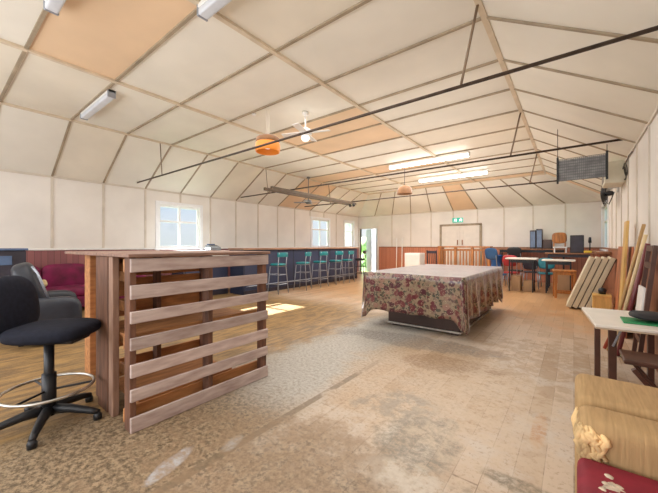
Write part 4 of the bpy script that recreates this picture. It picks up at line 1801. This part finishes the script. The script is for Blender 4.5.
# brown wooden stool
t = thing('wooden_stool', 'orange brown square wooden stool on the floor before the far tables', 'stool', (-0.18, 9.6, 0), 0.15)
b = MB()
b.box(-0.22, 0.22, -0.20, 0.20, 0.64, 0.68, 0.008)
b.build('seat', 'orangewood', t)
for sx in (-1, 1):
    for sy in (-1, 1):
        b = MB()
        b.bar((sx * 0.19, sy * 0.16, 0), (sx * 0.18, sy * 0.16, 0.64), 0.055, 0.05)
        b.build('leg', 'orangewood', t)
b = MB()
for sy in (-1, 1):
    for z, hh in ((0.14, 0.045), (0.60, 0.07)):
        b = MB()
        b.bar((-0.185, sy * 0.16, z), (0.185, sy * 0.16, z), 0.03, hh)
        b.build('stretcher', 'orangewood', t)

# leaning pale panels
names = ['leftmost', 'second from the left', 'third from the left', 'fourth from the left', 'rightmost']
for k in range(4):
    t = thing('leaning_panel', 'pale folded table panel leaning in the row, ' + ['leftmost', 'second from the left', 'third from the left', 'rightmost beside the yellow crate'][k],
              'panel', (-0.12 + 0.10 * k, 8.0, 0.045), 0, 'pale panels leaning by the right wall')
    mt = Matrix.Rotation(0.36, 4, 'Y')
    b = MB()
    b.box(0, 0.078, -0.01, 0.62, 0, 1.08, 0.006, mt)
    b.build('board', 'pad', t)
    b = MB()
    b.box(0.079, 0.090, 0.0, 0.62, 0.01, 1.07, 0.003, mt)
    b.build('underframe', 'padedge', t)

# yellow crate stool with small black pot on it
t = thing('crate', 'yellow pine box stool in front of the leaning panels', 'stool', (0.40, 7.50, 0))
b = MB()
b.box(-0.13, 0.13, -0.13, 0.13, 0.36, 0.40, 0.005)
b.build('seat', 'yellowwood', t)
for s in (-1, 1):
    b = MB()
    b.box(s * 0.115 - 0.012, s * 0.115 + 0.012, -0.12, 0.12, 0, 0.359)
    b.build('side_panel', 'yellowwood', t)
b = MB()
b.box(-0.102, 0.102, -0.115, -0.095, 0.06, 0.359)
b.build('front_panel', 'yellowwood', t)
b = MB()
b.lathe([(0, 0), (0.05, 0), (0.06, 0.07), (0.045, 0.10), (0.02, 0.11), (0, 0.11)], 16)
o = b.build('pot', 'blackplastic')
o.location = (0.41, 7.52, 0.402)
tag(o, 'small black pot on top of the yellow box stool', 'pot')

# reddish sheet leaning on the right wall
b = MB()
b.box(-0.02, 0, -0.85, 0.85, 0, 1.26, 0.003)
o = b.build('plywood_sheet', 'panelwood')
o.location = (0.575, 6.75, 0.004)
o.rotation_euler = (0, 0.06, 0)
tag(o, 'reddish brown sheet leaning against the right wall dado', 'sheet')
# pale yellow board
b = MB()
b.box(-0.015, 0.015, -0.13, 0.13, 0, 1.62, 0.004)
o = b.build('plank', 'yellowwood')
o.location = (0.515, 6.1, 0.004)
o.rotation_euler = (0, 0.05, 0)
tag(o, 'pale yellow plank standing tall against the right wall', 'plank')
# leaning sticks
for k, (bx0, by0, tx, ty, tz, r, m, lb) in enumerate((
        (0.33, 5.05, 0.628, 4.98, 1.52, 0.017, 'polewood', 'pale yellow pole leaning on the right wall, tallest of the bundle'),
        (0.365, 4.98, 0.632, 4.90, 1.40, 0.018, 'paleply', 'pale timber pole leaning beside the tallest pole'),
        (0.40, 4.90, 0.636, 4.80, 1.30, 0.022, 'maroonpole', 'dark maroon pole leaning at the right of the bundle'),
        (0.30, 5.14, 0.50, 5.10, 0.66, 0.018, 'redpole', 'short red pole at the left foot of the bundle'))):
    b = MB()
    if m == 'redpole':
        tx, ty, tz = 0.63, 5.05, 1.0
    b.tube([(bx0, by0, 0.012), (tx, ty, tz)], r, 8)
    tag(b.build('pole', m), lb, 'pole', 'poles leaning on the right wall')
# dark folded chair leaning on the wall at the right edge
t = thing('folded_chair', 'dark folded timber chair leaning on the right wall beside the poles', 'folding chair', (0.50, 4.52, 0))
for s in (-1, 1):
    b = MB()
    b.bar((0.0, s * 0.17, 0), (0.13, s * 0.17, 1.28), 0.035, 0.03, up=(0, 1, 0))
    b.build('leg', 'legbrown', t)
for z, x in ((1.22, 0.12), (1.05, 0.105), (0.30, 0.03)):
    b = MB()
    b.box(x - 0.012, x + 0.012, -0.155, 0.155, z, z + 0.06)
    b.build('rail', 'legbrown', t)
b = MB()
b.box(-0.03, -0.01, -0.15, 0.15, 0.42, 0.86, 0.003, Matrix.Rotation(0.09, 4, 'Y'))
b.build('seat', 'rail_white', t, 'pale seat panel')

# white laminate table by the right wall
t = thing('side_table', 'white topped table with brown legs against the right wall', 'table', (0.36, 3.86, 0), 0.085)
b = MB()
b.box(-0.255, 0.255, -0.44, 0.44, 0.605, 0.628, 0.004)
b.build('table_top', 'tabletop', t)
b = MB()
b.box(-0.256, 0.256, -0.441, 0.442, 0.592, 0.604, 0.002)
b.build('top_edge', 'tableedge', t)
for (x, y, wd) in ((-0.165, 0.16, 0.042), (-0.07, 0.07, 0.055), (0.21, 0.18, 0.042), (0.20, -0.30, 0.05)):
    b = MB()
    b.bar((x, y, 0), (x, y, 0.592), wd, wd)
    b.build('leg', 'legbrown', t)
b = MB()
b.tube([(-0.07, 0.04, 0.35), (0.0, -0.02, 0.585)], 0.009, 6)
b.tube([(-0.15, 0.16, 0.52), (-0.10, 0.12, 0.585)], 0.007, 6)
b.build('brace', 'greysteel', t)
# green mat and black bag on it
b = MB()
b.box(-0.13, 0.16, -0.13, 0.13, 0, 0.012, 0.004)
o = b.build('mat', 'green')
o.location = (0.46, 3.72, 0.629)
tag(o, 'green mat lying on the white side table', 'mat')
b = MB()
b.blob((0, 0, 0.035), (0.12, 0.10, 0.035), sub=3, power=0.7, jitter=0.02)
o = b.build('bag', 'blackcloth')
o.location = (0.50, 3.74, 0.65)
tag(o, 'black cloth bag lying on the green mat', 'bag')

# dark timber folding chair below the table
t = thing('folding_chair', 'dark brown timber folding chair between the side table and tan seat', 'folding chair', (0.47, 3.12, 0), 0.0)
for s in (-1, 1):
    y = s * 0.17
    b = MB()
    b.bar((-0.15, y, 0.44), (0.17, y, 0.02), 0.026, 0.04, up=(0, 1, 0))
    b.build('leg', 'legbrown', t)
    b = MB()
    b.bar((0.19, y * 0.85, 0.44), (-0.13, y * 0.85, 0.02), 0.026, 0.04, up=(0, 1, 0))
    b.build('leg', 'legbrown', t)
b = MB()
b.box(-0.19, 0.2, -0.10, 0.20, 0.445, 0.475, 0.006)
b.build('seat', 'legbrown', t)
b = MB()
b.box(0.02, 0.20, -0.08, 0.16, 0.476, 0.52, 0.015, seg=2)
b.build('seat_pad', 'pad', t, 'pale seat pad')
for x in (-0.13, 0.17):
    b = MB()
    b.bar((x, -0.19, 0.12), (x, 0.19, 0.12), 0.03, 0.03)
    b.build('stretcher', 'legbrown', t)

# ================================================================== TAN ARMCHAIR (right foreground)
t = thing('armchair', 'worn tan armchair with crimson seat and torn arm in the right foreground', 'armchair', (0.335, 1.1, 0))
b = MB()
b.box(-0.30, 0.32, -0.58, 0.47, 0.05, 0.27, 0.02)
b.build('base', 'tan', t)
b = MB()
b.box(-0.325, 0.26, -0.57, 0.475, 0.275, 0.468, 0.04, seg=4)
b.build('seat_cushion', 'red', t, 'crimson seat cushion')
b = MB()
random.seed(9)
for k in range(16):
    b.blob((-0.225 + random.gauss(0, 0.022), 0.30 + random.gauss(0, 0.035), 0.4655), (random.uniform(0.012, 0.03), random.uniform(0.012, 0.03), 0.004), sub=2, jitter=0.012, jscale=30)
b.build('worn_patch', 'tear', t, 'worn pale patch')
b = MB()
b.box(-0.325, 0.34, 0.485, 0.675, 0.04, 0.60, 0.06, seg=5)
arm = b.build('armrest', 'tan', t)
b = MB()
random.seed(5)
for k in range(34):
    x0 = -0.322 + random.uniform(0, 0.085) * (1 if k > 8 else 0.3)
    z0 = random.uniform(0.49, 0.58)
    pts, rs = [], []
    for q in range(6):
        a_ = q / 5
        pts.append((x0 + random.uniform(-0.012, 0.012), 0.484 - 0.010 * math.sin(PI * a_) + (0.02 if z0 - 0.07 * a_ > 0.56 else 0), z0 - 0.075 * a_ + random.uniform(-0.008, 0.008)))
        rs.append(0.003 + random.uniform(0.006, 0.011) * math.sin(PI * a_))
    b.tube(pts, rs, 8)
for k in range(9):
    x0 = -0.325 + random.uniform(0, 0.02)
    y0 = 0.50 + 0.018 * k
    b.tube([(x0, y0, 0.575), (x0 - 0.008, y0 + 0.01, 0.52), (x0 - 0.004, y0, 0.45)], [0.004, 0.013, 0.003], 8)
b.build('torn_stuffing', 'foam', arm, 'torn yellow foam stuffing')
b = MB()
b.box(-0.325, 0.34, -0.80, -0.59, 0.04, 0.61, 0.055, seg=5)
b.build('armrest', 'tan', t)
b = MB()
b.box(0.265, 0.34, -0.57, 0.47, 0.25, 0.85, 0.03, seg=3)
b.build('backrest', 'tan', t)
for sx in (-0.24, 0.26):
    for sy in (-0.5, 0.42):
        b = MB()
        b.tube([(sx, sy, 0), (sx, sy, 0.052)], 0.025, 10)
        b.build('leg', 'darkwood', t)

t = thing('footstool', 'tan upholstered box seat touching the torn arm of the tan armchair', 'footstool', (0.34, 1.98, 0))
b = MB()
b.box(-0.335, 0.335, -0.185, 0.185, 0.07, 0.605, 0.05, seg=5)
b.build('cushion', 'tan', t)
for sx in (-0.26, 0.26):
    for sy in (-0.11, 0.11):
        b = MB()
        b.tube([(sx, sy, 0), (sx, sy, 0.075)], 0.025, 10)
        b.build('leg', 'darkwood', t)
